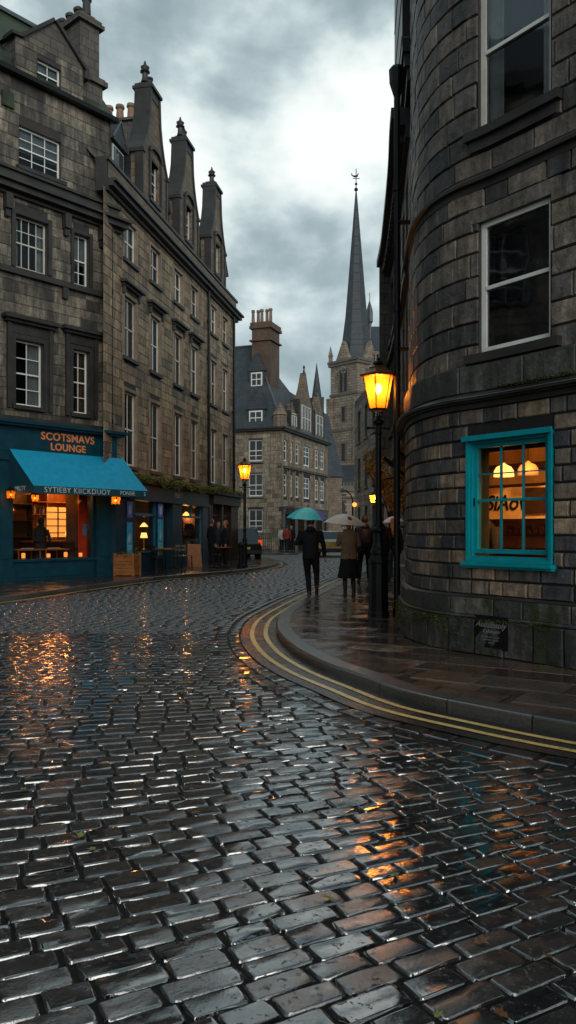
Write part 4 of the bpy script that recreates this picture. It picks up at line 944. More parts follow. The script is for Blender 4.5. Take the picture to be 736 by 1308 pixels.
    ORG = plain('orange_letters', (.75, .24, .09), .5, var=.1)
    text('SCOTSMAVS', .30, ORG, t, (S(83), -.172, 4.08), bold=.006, ext=.012, space=1.08); text('LOUNGE', .28, ORG, t, (S(83), -.172, 3.80), bold=.006, ext=.012, space=1.05)
    # inner bits belonging to building: downpipe at junction is separate
    return t
tA = bA()
def inA(name, label, cat, px, d, z=.15, group=None, rz=0):
    s = A.s(px, d); return thing(name, label, cat, A.world(s, d, z), A.rz + rz, group)
t = thing('drainpipe', 'slim black downpipe between the grey and the brown tenement', 'drainpipe', (*A.world(-.1 + .04, -.1, .1)[:2], 4.4))
B = MB(); B.tube([(0, 0, 0), (0, 0, 6.1)], .05, 10)
for z in (.3, 2.2, 4.2, 5.8): B.tube([(0, 0, z), (0, 0, z + .1)], .065, 10)
B.build('pipe', IRON, t)
# shop interior
t = inA('bar_counter', 'dark wooden counter with stools inside the lit shop', 'counter', 78, 1.5)
B = MB(); B.box(-1.0, 1.1, 0, .5, 0, .95); B.build('body', DWOOD, t); B = MB(); B.box(-1.05, 1.15, -.08, .56, .952, 1.0); B.build('top', WOOD, t)
BOT = [plain('amber_bottle', (.45, .16, .03), .1), plain('green_bottle', (.03, .08, .03), .1), plain('pale_bottle', (.5, .42, .25), .1)]
t = inA('bottle_shelf', 'tall shelves of bottles glowing behind the counter', 'shelf', 76, 2.55)
B = MB(); B.box(-1.3, 1.3, .3, .36, 0, 2.6)
for z in (1.0, 1.4, 1.8, 2.2): B.box(-1.3, 1.3, 0, .3, z, z + .03)
for x in (-1.3, -.45, .4, 1.27): B.box(x, x + .03, 0, .3, .2, 2.6)
B.build('frame', WOOD, t)
Rn = random.Random(4)
bb = 0
for z in (1.03, 1.43, 1.83):
    x = -1.2
    while x < 1.15:
        o = MB().lathe([(.035, 0), (.037, .16), (.014, .21), (.014, .27)], n=8).build('bottle', BOT[Rn.randrange(3)])
        p = t.matrix_world; w_ = A.s(76, 2.55); q = A.world(w_ + x, 2.67, .15 + z + .001); o.location = q
        tag(o, 'bottle standing on the glowing shelves behind the shop counter', 'bottle', 'bottles on the bar shelves'); x += Rn.uniform(.12, .24); bb += 1
t = inA('till_lamp', 'small bright table lamp on the shop counter', 'lamp', 88, 1.75, 1.151)
B = MB(); B.lathe([(.07, 0), (.07, .02), (.015, .03), (.015, .16)], n=12); B.build('base', IRON, t); B = MB(); B.lathe([(.12, .16), (.08, .34)], n=14); B.build('lamp_shade', GLOW, t); 
t = inA('lit_menu_board', 'glowing menu board on the wall behind the counter', 'sign', 74, 2.45, 1.25)
B = MB(); B.box(-.38, .38, 0, .04, 0, .95); B.build('panel', emit('menu_glow', (1, .40, .08), .9), t); B = MB()
for i in range(4): B.box(-.40, .40, -.02, -.001, .12 + i * .22, .15 + i * .22)
B.box(-.02, .02, -.02, -.001, 0, .95); B.build('lines', DWOOD, t)
for px, d, h, lab in ((52, .9, 1.72, 'dark coated person standing inside the shop window'), (101, 1.0, 1.3, 'dark clothed person sitting at the right of the shop window')):
    t = inA('person', lab, 'person', px, d); k = h / 1.72
    B = MB(); B.tube([(0, 0, 0), (0, 0, .5 * k), (0, .02, .95 * k), (0, .02, 1.30 * k), (0, 0, 1.44 * k), (0, 0, 1.50 * k)], [(.16, .12), (.19, .14), (.18, .13), (.22, .13), (.10, .08), (.055, .055)], 14); B.ball((0, 0, 1.60 * k), .1, 14, s=(1, 1, 1.2))
    B.tube([(-.2, 0, 1.33 * k), (-.27, -.06, 1.05 * k), (-.12, -.25, .98 * k)], [.06, .05, .04]); B.tube([(.2, 0, 1.33 * k), (.27, -.06, 1.05 * k), (.14, -.25, .98 * k)], [.06, .05, .04]); B.build('body', plain('dark_coat_inside', (.015, .015, .018), .9), t, smooth=True)
for px, d, lab in ((32, .8, 'small table with papers at the left of the shop window'), (66, .75, 'small wooden table behind the middle of the shop window')):
    t = inA('table', lab, 'table', px, d)
    B = MB(); B.obox((0, 0, .74), .8, .6, .04); B.build('top', WOOD, t)
    for x in (-.34, .34):
        for y in (-.24, .24): B = MB(); B.tube([(x, y, 0), (x, y, .74)], .02, 6); B.build('leg', WOOD, t)
    B = MB(); B.obox((.05, -.05, .785), .3, .2, .02, .3); B.build('menu', CURT, t)
for px, d, z, pw in ((60, 1.2, 2.75, 22), (85, 2.1, 2.75, 36), (106, 1.4, 2.6, 16), (28, 1.6, 2.7, 10)):
    t = inA('indoor_light', {60: 'hanging shade lamp near the middle of the shop', 85: 'hanging shade lamp deep in the shop over the counter', 106: 'hanging shade lamp at the right side inside the shop', 28: 'hanging shade lamp at the left side inside the shop'}[px], 'lamp', px, d, z, 'hanging lamps inside the shop')
    B = MB(); B.lathe([(.14, 0), (.05, .14), (.015, .16)], n=12); B.build('lamp_shade', GLOW, t); B = MB(); B.tube([(0, 0, .16), (0, 0, .7)], .006, 6); B.build('cord', IRON, t)
    point((0, 0, -.06), pw, (1, .38, .085), .05, parent=t)
t = inA('red_banner', 'tall red panel with a pale notice at the right end of the lit shop window', 'banner', 110, .5, .15)
B = MB(); B.box(-.26, .26, 0, .03, .3, 3.1); B.build('cloth', plain('red_panel', (.6, .05, .01), .5), t); B = MB(); B.box(-.12, .06, -.012, -.001, 1.15, 1.5); B.build('notice', plain('blue_grey_notice', (.16, .22, .34), .6), t)
t = inA('bookcase', 'dark bookcase with shelves at the left end of the lit shop', 'bookcase', 24, 1.9, .15)
B = MB(); B.box(-.45, .45, .28, .31, 0, 2.4)
for z in (.05, .6, 1.1, 1.6, 2.1): B.box(-.45, .45, 0, .28, z, z + .03)
B.box(-.48, -.451, 0, .31, 0, 2.4); B.box(.451, .48, 0, .31, 0, 2.4); B.build('frame', DWOOD, t)
for k, (px, z) in enumerate(((62, .69), (84, .69), (103, .69), (30, .69))):
    t = inA('candle_jar', ('glowing candle jar on the sill below the shop counter person', 'glowing candle jar on the sill near the middle of the shop window', 'glowing candle jar on the sill by the red panel', 'glowing candle jar on the sill by the bookcase')[k], 'candle', px, .22, z, 'candle jars on the shop window sill')
    B = MB(); B.lathe([(.05, 0), (.055, .09 + .03 * (k % 2)), (.045, .11 + .03 * (k % 2))], n=10); B.build('jar', emit('candle_glow', (1, .33, .06), .9), t)
t = inA('chair', 'dark wooden chair with high back inside the shop window', 'chair', 93, .65, .15)
for x in (-.18, .18):
    for y in (-.18, .18): B = MB(); B.tube([(x, y, 0), (x, y, .45 if y < 0 else 1.0)], .018, 6); B.build('leg', DWOOD, t)
B = MB(); B.box(-.2, .2, -.2, .2, .45, .48); B.build('seat', DWOOD, t); B = MB(); B.box(-.16, .16, .17, .19, .7, .95); B.build('backrest', DWOOD, t)
# lanterns under the awning
def small_lantern(label, P, s=1.0, power=20):
    t = thing('hanging_lantern', label, 'lantern', P, A.rz, 'lanterns under the teal awning')
    B = MB(); B.lathe([(.13 * s, 0), (.16 * s, .22 * s)], n=6); B.build('glass', LGLASS, t)
    B = MB()
    for k in range(6):
        a = 2 * math.pi * k / 6; B.tube([(.13 * s * math.cos(a), .13 * s * math.sin(a), 0), (.162 * s * math.cos(a), .162 * s * math.sin(a), .22 * s)], .009, 6)
    B.lathe([(.185 * s, .22 * s), (.17 * s, .25 * s), (.05 * s, .31 * s), (.02, .36 * s)], n=6); B.lathe([(.06 * s, -.03), (.135 * s, 0)], n=6); B.build('frame', IRON, t)
    B = MB(); B.ball((0, 0, .11 * s), .022 * s, 8); B.build('bulb', BULB, t); point((0, 0, .11 * s), power, (1, .5, .14), .05, parent=t); return t
small_lantern('amber lantern hanging at the right end of the teal awning', A.world(A.s(148, -.9), -.9, 2.22), 1.0, 5)
small_lantern('round amber lantern under the awning over the shop window', A.world(A.s(45, -1.0), -1.0, 2.22), .8, 3)
small_lantern('amber lantern under the awning beside the side flap lettering', A.world(A.s(14, -.5), -.5, 2.3), .9, 2.5)

t = thing('roadside_tenement', 'grey tenement continuing the left side of the street towards the viewer', 'building', (-13.2, -9, 0), rad(82))
hw_ = [(1.2 + 2.7 * i, 2.3 + 2.7 * i, z, z + 1.9) for i in range(8) for z in (4.4, 7.6, 10.6)]
B = wall(0, 24, .1, 13.6, hw_, course=.31, wmin=.4, wmax=.9, seed=90, reveal=.25); B.build('wall', [S_A, MORT, S_DK], t)
for h in hw_: window(t, None, h, 2, 2, 2, WHITE, sill=S_DK)
B = MB(); B.quad((0, -.2, 13.6), (24, -.2, 13.6), (24, 3.5, 17), (0, 3.5, 17)); B.box(0, 24, 3.5, 7, .1, 13); B.build('roof', SLATE, t); B = MB(); B.box(0, 24, -.3, .1, 13.3, 13.6); B.box(0, 24, -.15, .05, 3.6, 4.0); B.build('cornice', S_DK, t)
t = thing('bare_tree', 'bare branched street tree on the pavement before the grey tenement', 'tree', (-11.6, 7.6, .1)); Rb = random.Random(6); B = MB()
def limb(p, d, l, r, k):
    q = p + d * l; B.tube([p, (p + q) / 2 + Vector((Rb.uniform(-.05, .05),) * 3) * l, q], [r, r * .85, r * .7], 5)
    if k: 
        for _ in range(3 if k > 1 else 4): limb(q, (d + Vector((Rb.gauss(0, .5), Rb.gauss(0, .5), Rb.gauss(.1, .35)))).normalized(), l * Rb.uniform(.6, .8), r * .62, k - 1)
limb(Vector((0, 0, 0)), Vector((0, 0, 1)), 3.0, .16, 5); B.build('branches', DWOOD, t)

# ------------------------------------------------------------------ building B: brown tenement with three chimney gables
Bf = Facade((-5.29, 23.55), (.195, 1))
def ivy(name, label, f, s0, s1, d0, d1, z0, zh, n, mat, seed, parent=None, hang=.35, lf=.6):
    R = random.Random(seed); B = MB()
    for i in range(n):
        s = R.uniform(s0, s1); k = .6 + .4 * math.sin(s * 3.1) * math.sin(s * 1.3 + 1); d = R.uniform(d0, d1); z = z0 + R.random() ** 1.6 * zh * k
        if R.random() < .35: d = d0 - R.uniform(0, .04); z = z0 - R.random() * hang * k
        a = R.uniform(0, 6.28); l = R.uniform(.03, .09) * lf; u = Vector((math.cos(a), math.sin(a), R.uniform(-.4, .8))).normalized() * l; w = Vector((-math.sin(a), math.cos(a), R.uniform(-.6, .6))).normalized() * l * .5; c = Vector((s, d, z))
        B.add([c - u * .5, c + w, c + u, c - w], [(0, 1, 2, 3)], R.randrange(2))
    return B.build(name, mat, parent, f)
MOSS = [plain('moss_green', (.15, .20, .02), .8), plain('moss_brown', (.20, .17, .03), .8)]
def bB():
    t = thing('brown_tenement', 'long brown stone tenement with three chimney topped gables', 'building', (*Bf.P, 0), Bf.rz); S = Bf.s; L = 14.3; sp = S(263)
    wins = []
    for x0, x1 in ((158.4, 174), (192, 204), (222, 232), (243.5, 251.6), (269, 276), (284, 290.5)):
        a, b = S(x0), S(x1)
        if b - a < .95: b = a + .95
        for z0, z1 in ((9.98, 11.2), (6.92, 8.82), (3.5, 5.85)): wins.append((a, b, z0, z1))
    B = wall(-.6, sp, 3.2, 11.6, [w for w in wins if w[0] < sp], course=.29, wmin=.3, wmax=.7, seed=71, reveal=.28, vary=.08); B.build('wall', [S_B, MORT, S_TB], t)
    B = wall(sp, L, 3.2, 11.6, [w for w in wins if w[0] > sp], course=.29, wmin=.3, wmax=.7, seed=72, reveal=.28, vary=.08); B.build('wall', [S_B, MORT, S_TB], t)
    for i, h in enumerate(wins):
        k = i % 3; window(t, None, h, 2, 1, 1, CREAM if i % 2 else WHITE, inner=('half', 'dark', 'curtain', 'dark', 'blind_or_sheen', 'dark', 'half')[(i * 5) % 7], sill=S_DK, d=.08, fw=.06, mw=.03)
    for i, h in enumerate(wins):
        B = MB(); m = .11; s0, s1, z0, z1 = h; B.box(s0 - m, s0 - .002, -.03, .1, z0, z1 + m); B.box(s1 + .002, s1 + m, -.03, .1, z0, z1 + m); B.box(s0 - .0015, s1 + .0015, -.029, .1, z1 + .002, z1 + m - .001); B.build('architrave', S_TB, t)
    for i, h in enumerate(wins):
        if i % 3 == 1 and h[0] < sp:
            s0, s1, z0, z1 = h; B = MB(); B.box(s0 - .22, s1 + .22, -.12, 0, z1 + .25, z1 + .33); B.box(s0 - .3, s1 + .3, -.24, 0, z1 + .33, z1 + .41); B.box(s0 - .16, s0 - .06, -.1, 0, z1 + .02, z1 + .249); B.box(s1 + .06, s1 + .16, -.1, 0, z1 + .02, z1 + .249); B.build('hood', S_DK, t)
    B = MB(); B.box(-.5, L + .3, -.1, .3, 11.5, 11.62); B.box(-.5, L + .4, -.26, .3, 11.62, 11.76); B.box(-.5, L + .45, -.36, .3, 11.76, 11.84); B.box(-.5, L + .1, -.04, .3, 11.84, 12.4); B.box(-.5, L + .16, -.12, .34, 12.4, 12.5); B.build('cornice', S_DK, t)
    B = MB(); B.box(-.4, L, -.012 - .06, -.05, 11.9, 12.38); B.build('parapet', S_GB, t)
    # end wall and back
    B = MB(); B.box(L - .02, L, .03, 7, 0, 12.4); B.add([(L, .3, 12.4), (L, 7, 12.4), (L, 3, 15.1)], [(0, 1, 2)]); B.box(-.6, L, 7, 7.2, 0, 12.4); B.build('end_wall', S_GB, t)
    B = MB(); B.quad((-.6, .3, 12.45), (L, .3, 12.45), (L, 2.6, 15.1), (-.6, 2.6, 15.1)); B.quad((-.6, 2.6, 15.1), (L, 2.6, 15.1), (L, 7.2, 12.4), (-.6, 7.2, 12.4)); B.build('roof', SLATE, t)
    B = MB(); B.box(-.6, L, 2.52, 2.68, 15.08, 15.17); B.build('ridge', LEAD, t)
    # wallhead gables
    for gi, c in enumerate((3.5, 7.2, 11.25)):
        w, zb, zs, zt = 1.15, 12.42, 14.1, 16.5; wt = .36
        lim = lambda z: w if z < zs else wt + (w - wt) * (1 - (z - zs) / (zt - zs)) ** 2.3
        left = [(c - lim(z), z) for z in (zb, zs, zs + .3, zs + .6, zs + 1.0, zs + 1.5, zt)]; right = [(c + (lim(z) if z < zs + .01 else lim(z)), z) for z in (zt, zs + 1.5, zs + 1.0, zs + .6, zs + .3, zs, zb)]
        B = MB(); h = (c - .42, c + .42, 12.75, 14.2)
        # front with an opening
        B.box(c - w, h[0], -.02, .38, zb, zs); B.box(h[1], c + w, -.02, .38, zb, zs); B.box(h[0], h[1], -.02, .38, zb, h[2]); B.box(h[0], h[1], -.02, .38, h[3], zs)
        B.prism([p for p in left if p[1] >= zs] + [p for p in right if p[1] >= zs], -.02, .46); g = B.build('gable', S_GB, t)
        for side in (left, right[::-1]):
            B = MB()
            for a, b in zip(side[1:], side[2:]):
                sg = -1 if side is left else 1; B.prism([(a[0] - sg * .02, a[1]), (a[0] + sg * .1, a[1]), (b[0] + sg * .1, b[1]), (b[0] - sg * .02, b[1])], -.08, .52)
            B.build('gable_coping', S_DK, g)
        for x in (c - w, c + w): B = MB(); B.box(x - .1, x + .1, -.12, .46, zs - .12, zs); B.box(x - .06, x + .06, -.08, .2, zb, zs - .121); B.build('gable_pier', S_DK, g)
        B = MB(); B.box(c - wt - .02, c + wt + .02, -.05, .50, zt - .3, zt); B.box(c - wt - .12, c + wt + .12, -.14, .6, zt, zt + .1); B.box(c - wt - .06, c + wt + .06, -.08, .54, zt + .1, zt + .2); B.box(c - wt + .08, c + wt - .08, .02, .44, zt + .2, zt + .3); B.build('chimney', S_DK, g)
        npot = (2, 3, 1)[gi]
        for k in range(npot):
            B = MB(); x = c - .22 + .44 * k / max(1, npot - 1) if npot > 1 else c; B.lathe([(.15, 0), (.11, .12), (.1, .3), (.18, .36), (.12, .42), (.16, .52), (.06, .6), (.02, .74)] if k == 0 else [(.12, 0), (.1, .3), (.13, .34), (.12, .4)], (x, .24, zt + .3), n=8); B.build('chimney_pot', S_DK, g)
        window(t, None, h, 2, 2, 2, WHITE, inner='dark', sill=S_DK, d=.1, room=.5)
        B = MB(); B.box(h[0] - .16, h[0] - .06, -.1, .0, h[2], h[3] + .1); B.box(h[1] + .06, h[1] + .16, -.1, .0, h[2], h[3] + .1); n = 8; pts = [(c + .62 * math.cos(math.pi * i / n), h[3] + .1 + .32 * math.sin(math.pi * i / n)) for i in range(n + 1)]; pin = [(c + .5 * math.cos(math.pi * i / n), h[3] + .1 + .2 * math.sin(math.pi * i / n)) for i in range(n + 1)]
        for i in range(n): B.prism([pts[i], pts[i + 1], pin[i + 1], pin[i]], -.12, 0)
        B.build('window_hood', S_DK, g)
        B = MB(); B.prism([(c - w + .05, 12.5), (c + w - .05, 12.5), (c + w - .05, 14.0), (c, 14.9), (c - w + .05, 14.0)], .39, 2.3); B.build('gable_roof', SLATE, g)
    # dormers in the slates
    for c, w, z in ((1.35, .5, 13.2), (5.6, .35, 12.9), (9.3, .35, 12.9), (13.6, .45, 13.1)):
        B = MB(); B.box(c - w, c + w, .42, 2.0, 12.5, z + .5); d = B.build('dormer', SLATE, t)
        B = MB(); B.prism([(c - w - .1, z + .5), (c + w + .1, z + .5), (c, z + 1.25)], .3, 2.3); B.build('dormer_roof', SLATE, d)
        B = MB(); B.tube([(c - w - .1, .29, z + .52), (c, .29, z + 1.28), (c + w + .1, .29, z + .52)], .03, 6); B.tube([(c, .29, z + 1.28), (c, 2.2, z + 1.28)], .03, 6); B.build('lead_roll', LEAD, d)
        B = MB(); B.box(c - w + .08, c + w - .08, .38, .419, z - .35, z + .4); B.build('casement', WHITE, d); B = MB(); B.box(c - w + .14, c - .03, .36, .379, z - .3, z + .35); B.box(c + .03, c + w - .14, .36, .379, z - .3, z + .35); B.build('pane', plain('dark_pane', (.02, .025, .03), .05), d)
    # roof stack with a row of pots
    B = MB(); B.box(5.7, 6.25, 1.2, 3.0, 13.8, 16.9); B.box(5.6, 6.35, 1.1, 3.1, 16.9, 17.0); c = B.build('roof_stack', S_GA, t)
    for k in range(4): B = MB(); B.lathe([(.16, 0), (.13, .5), (.18, .55), (.16, .66)], (5.97, 1.4 + k * .45, 17.0), n=10); B.build('chimney_pot', POT, c)
    # ledge over the shops with moss
    B = MB(); B.box(-.05, sp + .1, -.42, .0, 3.06, 3.14); B.box(-.05, sp + .1, -.34, .0, 2.98, 3.058); B.quad((-.05, -.42, 3.142), (sp + .1, -.42, 3.142), (sp + .1, 0, 3.3), (-.05, 0, 3.3)); B.build('shop_ledge', S_DK, t)
    B = MB(); B.box(sp + .15, L + .2, -.5, .0, 3.0, 3.08); B.quad((sp + .15, -.5, 3.082), (L + .2, -.5, 3.082), (L + .2, 0, 3.34), (sp + .15, 0, 3.34)); B.build('shop_ledge', BRPAINT, t)
    # navy shopfront
    B = MB(); B.box(-.05, sp, -.2, .2, 2.52, 2.98); B.box(-.05, sp, -.24, .2, 2.44, 2.519); B.build('fascia', NAVY, t)
    LT = plain('pale_letters', (.35, .36, .33), .6); text('VIERIE  /', .26, LT, t, (S(221), -.212, 2.74), ext=.004)
    win1 = (S(168), S(196)); door = (S(203), S(216)); win2 = (S(228), S(255))
    for a, b in ((-.05, win1[0] - .02), (S(197), S(202)), (S(216), win2[0]), (win2[1], sp)): B = MB(); B.box(a, b - .002, -.14, .2, .1, 2.44); B.build('pilaster', NAVY, t)
    TB = plain('blue_frame', (.008, .11, .17), .4)
    for a, b in (win1, win2):
        B = MB(); B.box(a, b, -.06, .2, .1, .72); B.build('stall_riser', NAVY, t)
        B = MB(); B.box(a, b, -.12, .0, .72, .78); B.box(a, b, -.1, .0, 1.95, 2.03); B.box(a, a + .07, -.1, 0, .78, 2.44); B.box(b - .07, b, -.1, 0, .78, 2.44); B.box((a + b) / 2 - .025, (a + b) / 2 + .025, -.09, 0, 2.03, 2.44) if b == win2[1] else None; w = B.build('shop_window', TB, t)
        B = MB(); B.quad((a, -.04, .78), (b, -.04, .78), (b, -.04, 2.44), (a, -.04, 2.44)); B.build('pane', CLEAR, w)
    B = MB(); a, b = door; B.box(a, a + .08, .1, .16, .12, 2.1); B.box(b - .08, b, .1, .16, .12, 2.1); B.box(a + .08, b - .08, .1, .16, .12, .7); B.box(a + .08, b - .08, .1, .16, 2.02, 2.1); B.box(a, b, .08, .16, 2.1, 2.16); dd = B.build('door', NAVY, t)
    B = MB(); B.quad((a, .13, .7), (b, .13, .7), (b, .13, 2.44), (a, .13, 2.44)); B.build('pane', GLASS, dd); B = MB(); B.tube([(a + .12, .07, 1.0), (a + .12, .07, 1.3)], .015); B.build('handle', LEAD, dd)
    B = MB(); e = 1.5; x0, x1 = .0, sp
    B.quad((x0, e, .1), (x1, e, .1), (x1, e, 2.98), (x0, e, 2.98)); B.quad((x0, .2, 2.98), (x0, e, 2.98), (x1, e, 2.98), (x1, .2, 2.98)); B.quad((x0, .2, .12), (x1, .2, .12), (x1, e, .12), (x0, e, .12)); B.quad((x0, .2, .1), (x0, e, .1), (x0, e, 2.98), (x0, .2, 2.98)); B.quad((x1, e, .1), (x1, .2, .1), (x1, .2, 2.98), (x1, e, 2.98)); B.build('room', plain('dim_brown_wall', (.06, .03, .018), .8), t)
    # brown shopfront
    B = MB(); B.box(sp + .2, L, -.3, .2, 2.6, 2.99); B.build('fascia', BRPAINT, t)
    for a, b in ((sp, sp + .5), (sp + 1.9, sp + 2.2), (sp + 3.5, L)): B = MB(); B.box(a, b, -.16, .2, .1, 2.598); B.build('pilaster', BRPAINT, t)
    for a, b in ((sp + .502, sp + 1.898), (sp + 2.202, sp + 3.498)):
        B = MB(); B.box(a, b, -.05, .1, .1, .6); B.box(a, b, -.08, .02, .6, .66); B.box(a, b, -.06, .02, 2.1, 2.15); n = 4
        for i in range(n + 1): x = a + (b - a - .05) * i / n; B.box(x, x + .05, -.058, .02, .66, 2.598)
        w = B.build('shop_window', BRPAINT, t); B = MB(); B.quad((a, 0, .66), (b, 0, .66), (b, 0, 2.6), (a, 0, 2.6)); B.build('pane', GLASS, w)
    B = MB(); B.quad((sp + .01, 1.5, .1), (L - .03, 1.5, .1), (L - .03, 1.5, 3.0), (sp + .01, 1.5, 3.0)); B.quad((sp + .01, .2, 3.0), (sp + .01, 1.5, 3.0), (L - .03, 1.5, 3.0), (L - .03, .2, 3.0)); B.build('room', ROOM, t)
    ivy('ledge_moss', None, None, .0, sp, -.43, -.02, 3.18, .17, 6000, MOSS, 3, t); ivy('ledge_moss', None, None, sp + .2, L + .1, -.5, -.02, 3.2, .24, 3200, MOSS, 4, t, hang=.15)
    # posters
    PB = [plain('poster_blue', (.03, .42, .68), .4, var=.5), plain('poster_violet', (.14, .16, .8), .4, var=.5)]; PW = plain('poster_white', (.5, .6, .62), .5); PY = plain('poster_yellow', (.5, .42, .12), .5)
    def poster(x, z0, z1, m, lab, extra=0, w=.42):
        p = thing('poster', lab, 'poster', Bf.world(S(x), -.17, z0), Bf.rz, 'posters on the navy shopfront'); B = MB(); B.box(-w / 2, w / 2, 0, .012, 0, z1 - z0); B.build('sheet', m, p)
        B = MB(); hh = z1 - z0
        if hh > .6: B.ball((-.03, -.003, hh * .55), .10, 10, s=(1, .05, 1.6)); B.box(-.15, .15, -.006, -.001, hh * .3, hh * .34); B.box(-.12, .14, -.006, -.001, hh * .22, hh * .25)
        else: B.box(-.1, .02, -.006, -.001, hh * .2, hh * .8); B.box(.04, .09, -.006, -.001, hh * .3, hh * .9)
        B.build('print', PW, p)
        if extra: B = MB(); B.box(-w / 2 + .04, w / 2 - .04, -.006, -.001, .04, .26); B.build('panel', PY, p)
    poster(159.5, .62, 1.72, PB[0], 'large blue poster beside the planter box on the navy shopfront'); poster(159.5, 1.86, 2.36, PB[1], 'small violet poster above the large blue one beside the planter')
    poster(199.5, .60, 1.85, PB[0], 'large blue and yellow poster between shop window and door', 1, .5); poster(199.5, 1.92, 2.36, PB[1], 'small violet poster above the one between window and door')
    return t
tB = bB()
def inB(name, label, cat, px, d, z=.13, group=None, rz=0):
    s = Bf.s(px, d); return thing(name, label, cat, Bf.world(s, d, z), Bf.rz + rz, group)
for px, d, z, pw, k in ((184, 1.0, 1.6, 10, 0), (238, .8, 2.1, 22, 1), (250, 1.2, 2.2, 16, 2)):
    t = inB('indoor_light', ('pendant lamp glowing in the left window of the navy shop', 'nearer pendant lamp in the right window of the navy shop', 'farther pendant lamp in the right window of the navy shop')[k], 'lamp', px, d, z, 'lamps inside the navy shop')
    B = MB(); B.lathe([(.16, 0), (.06, .12), (.015, .15)], n=12); B.build('lamp_shade', GLOW, t); B = MB(); B.tube([(0, 0, .15), (0, 0, 2.9 - z)], .008, 6); B.build('cord', IRON, t); point((0, 0, -.06), pw, (1, .45, .13), .05, parent=t)
t = inB('table_lamp', 'slim pale lamp standing in the left window of the navy shop', 'lamp', 184, .6, .78); B = MB(); B.lathe([(.1, 0), (.03, .06), (.03, .4), (.06, .42)], n=10); B.build('stem', plain('brass', (.5, .35, .15), .3, .8), t); B = MB(); B.lathe([(.13, .42), (.09, .6)], n=10); B.build('lamp_shade', GLOW, t)
t = inB('display_shelf', 'shelf of goods in the right window of the navy shop', 'shelf', 243, .6)
B = MB()
for z in (.6, 1.1, 1.6): B.box(-.9, .9, 0, .3, z, z + .03)
B.box(-.9, -.87, 0, .3, 0, 1.8); B.box(.87, .9, 0, .3, 0, 1.8); B.build('frame', DWOOD, t)
B = MB(); Rn = random.Random(8)
for z in (.63, 1.13):
    for i in range(12): B.box(-.85 + i * .145, -.76 + i * .145, .05, .2, z, z + Rn.uniform(.12, .34), m=Rn.randrange(3))
B.build('goods', [WOOD, plain('cream_goods', (.5, .4, .28), .6), plain('red_goods', (.35, .06, .03), .5)], t)
for px, lab, z0, z1 in ((264, 'long black downpipe dividing the brown tenement', 3.35, 11.6), (296.5, 'black downpipe at the far end of the brown tenement', .1, 11.6)):
    t = thing('drainpipe', lab, 'drainpipe', Bf.world(Bf.s(px), -.10, z0)); B = MB(); B.tube([(0, 0, 0), (0, 0, z1 - z0)], .06, 8)
    for k in range(5): B.tube([(0, 0, .5 + k * 1.6), (0, 0, .62 + k * 1.6)], .08, 8)
    B.build('pipe', IRON, t)
t = thing('scroll_bracket', 'black iron scroll bracket at the far end of the mossy ledge', 'bracket', Bf.world(14.35, -.1, 2.3), Bf.rz)
B = MB(); B.tube([(.1 + .22 * (1 - i / 22) * math.cos(i * .5), 0, .25 + .22 * (1 - i / 22) * math.sin(i * .5)) for i in range(20)], .025, 6); B.build('scroll', IRON, t)

# street furniture on the left pavement
def on_left(px, py, z=.1): Z = (EYE - z) * 1000 / (py - 678); return ((px - 368) / 1000 * Z, Z, z)
t = thing('planter_box', 'orange wooden planter box with green plants outside the navy shop', 'planter', on_left(163, 735), Bf.rz + rad(-90))
B = MB()
for i in range(6): B.box(-.30, .30, -.27, -.25, .02 + i * .105, .115 + i * .105); B.box(-.30, .30, .25, .27, .02 + i * .105, .115 + i * .105); B.box(-.30, -.28, -.249, .249, .02 + i * .105, .115 + i * .105); B.box(.28, .30, -.249, .249, .02 + i * .105, .115 + i * .105)
B.build('boards', WOOD, t)
for x in (-.29, .29):
    for y in (-.26, .26): B = MB(); B.obox((x, y, 0), .07, .07, .68); B.build('corner_post', WOOD, t)
B = MB(); B.box(-.27, .27, -.24, .24, .5, .58); B.build('soil', DWOOD, t)
ivy('plant', None, None, -.28, .28, -.25, .25, .62, .28, 260, MOSS, 9, t, hang=.05)
def cafe_table(label, P, rz):
    t = thing('cafe_table', label, 'table', P, rz, 'cafe tables outside the navy shop'); B = MB(); B.obox((0, 0, .72), .75, .6, .03); B.build('top', WOOD, t)
    for x in (-.33, .33):
        for y in (-.25, .25): B = MB(); B.tube([(x * 1.05, y * 1.05, 0), (x, y, .72)], .018, 6); B.build('leg', IRON, t)
def cafe_chair(label, P, rz):
    t = thing('cafe_chair', label, 'chair', P, rz, 'cafe chairs outside the shops'); B = MB(); B.obox((0, 0, .44), .42, .40, .03); B.build('seat', DWOOD, t)
    for x in (-.18, .18):
        B = MB(); B.tube([(x, -.18, 0), (x, -.17, .44)], .014, 6); B.build('leg', IRON, t); B = MB(); B.tube([(x, .2, 0), (x, .17, .44), (x, .23, .86)], .014, 6); B.build('leg', IRON, t)
    B = MB(); B.box(-.19, .19, .19, .21, .62, .70); B.box(-.19, .19, .2, .22, .76, .84); B.build('backrest', DWOOD, t)
cafe_table('dark cafe table with orange top beside the shop door', on_left(214, 728), Bf.rz); cafe_table('cafe table farther along by the brown shopfront', on_left(284, 724), Bf.rz)
cafe_chair('dark chair facing the street at the near side of the first cafe table', on_left(200, 729), Bf.rz + rad(60)); cafe_chair('dark chair at the far side of the first cafe table', on_left(231, 726), Bf.rz + rad(-70)); cafe_chair('dark chair by the leaning orange board', on_left(239, 725.5), Bf.rz + rad(20)); cafe_chair('dark chair tucked under the farther cafe table', on_left(275, 723.5), Bf.rz + rad(100))
t = thing('menu_board', 'orange wooden board standing outside the navy shop window', 'signboard', on_left(249, 724), Bf.rz + rad(-60))
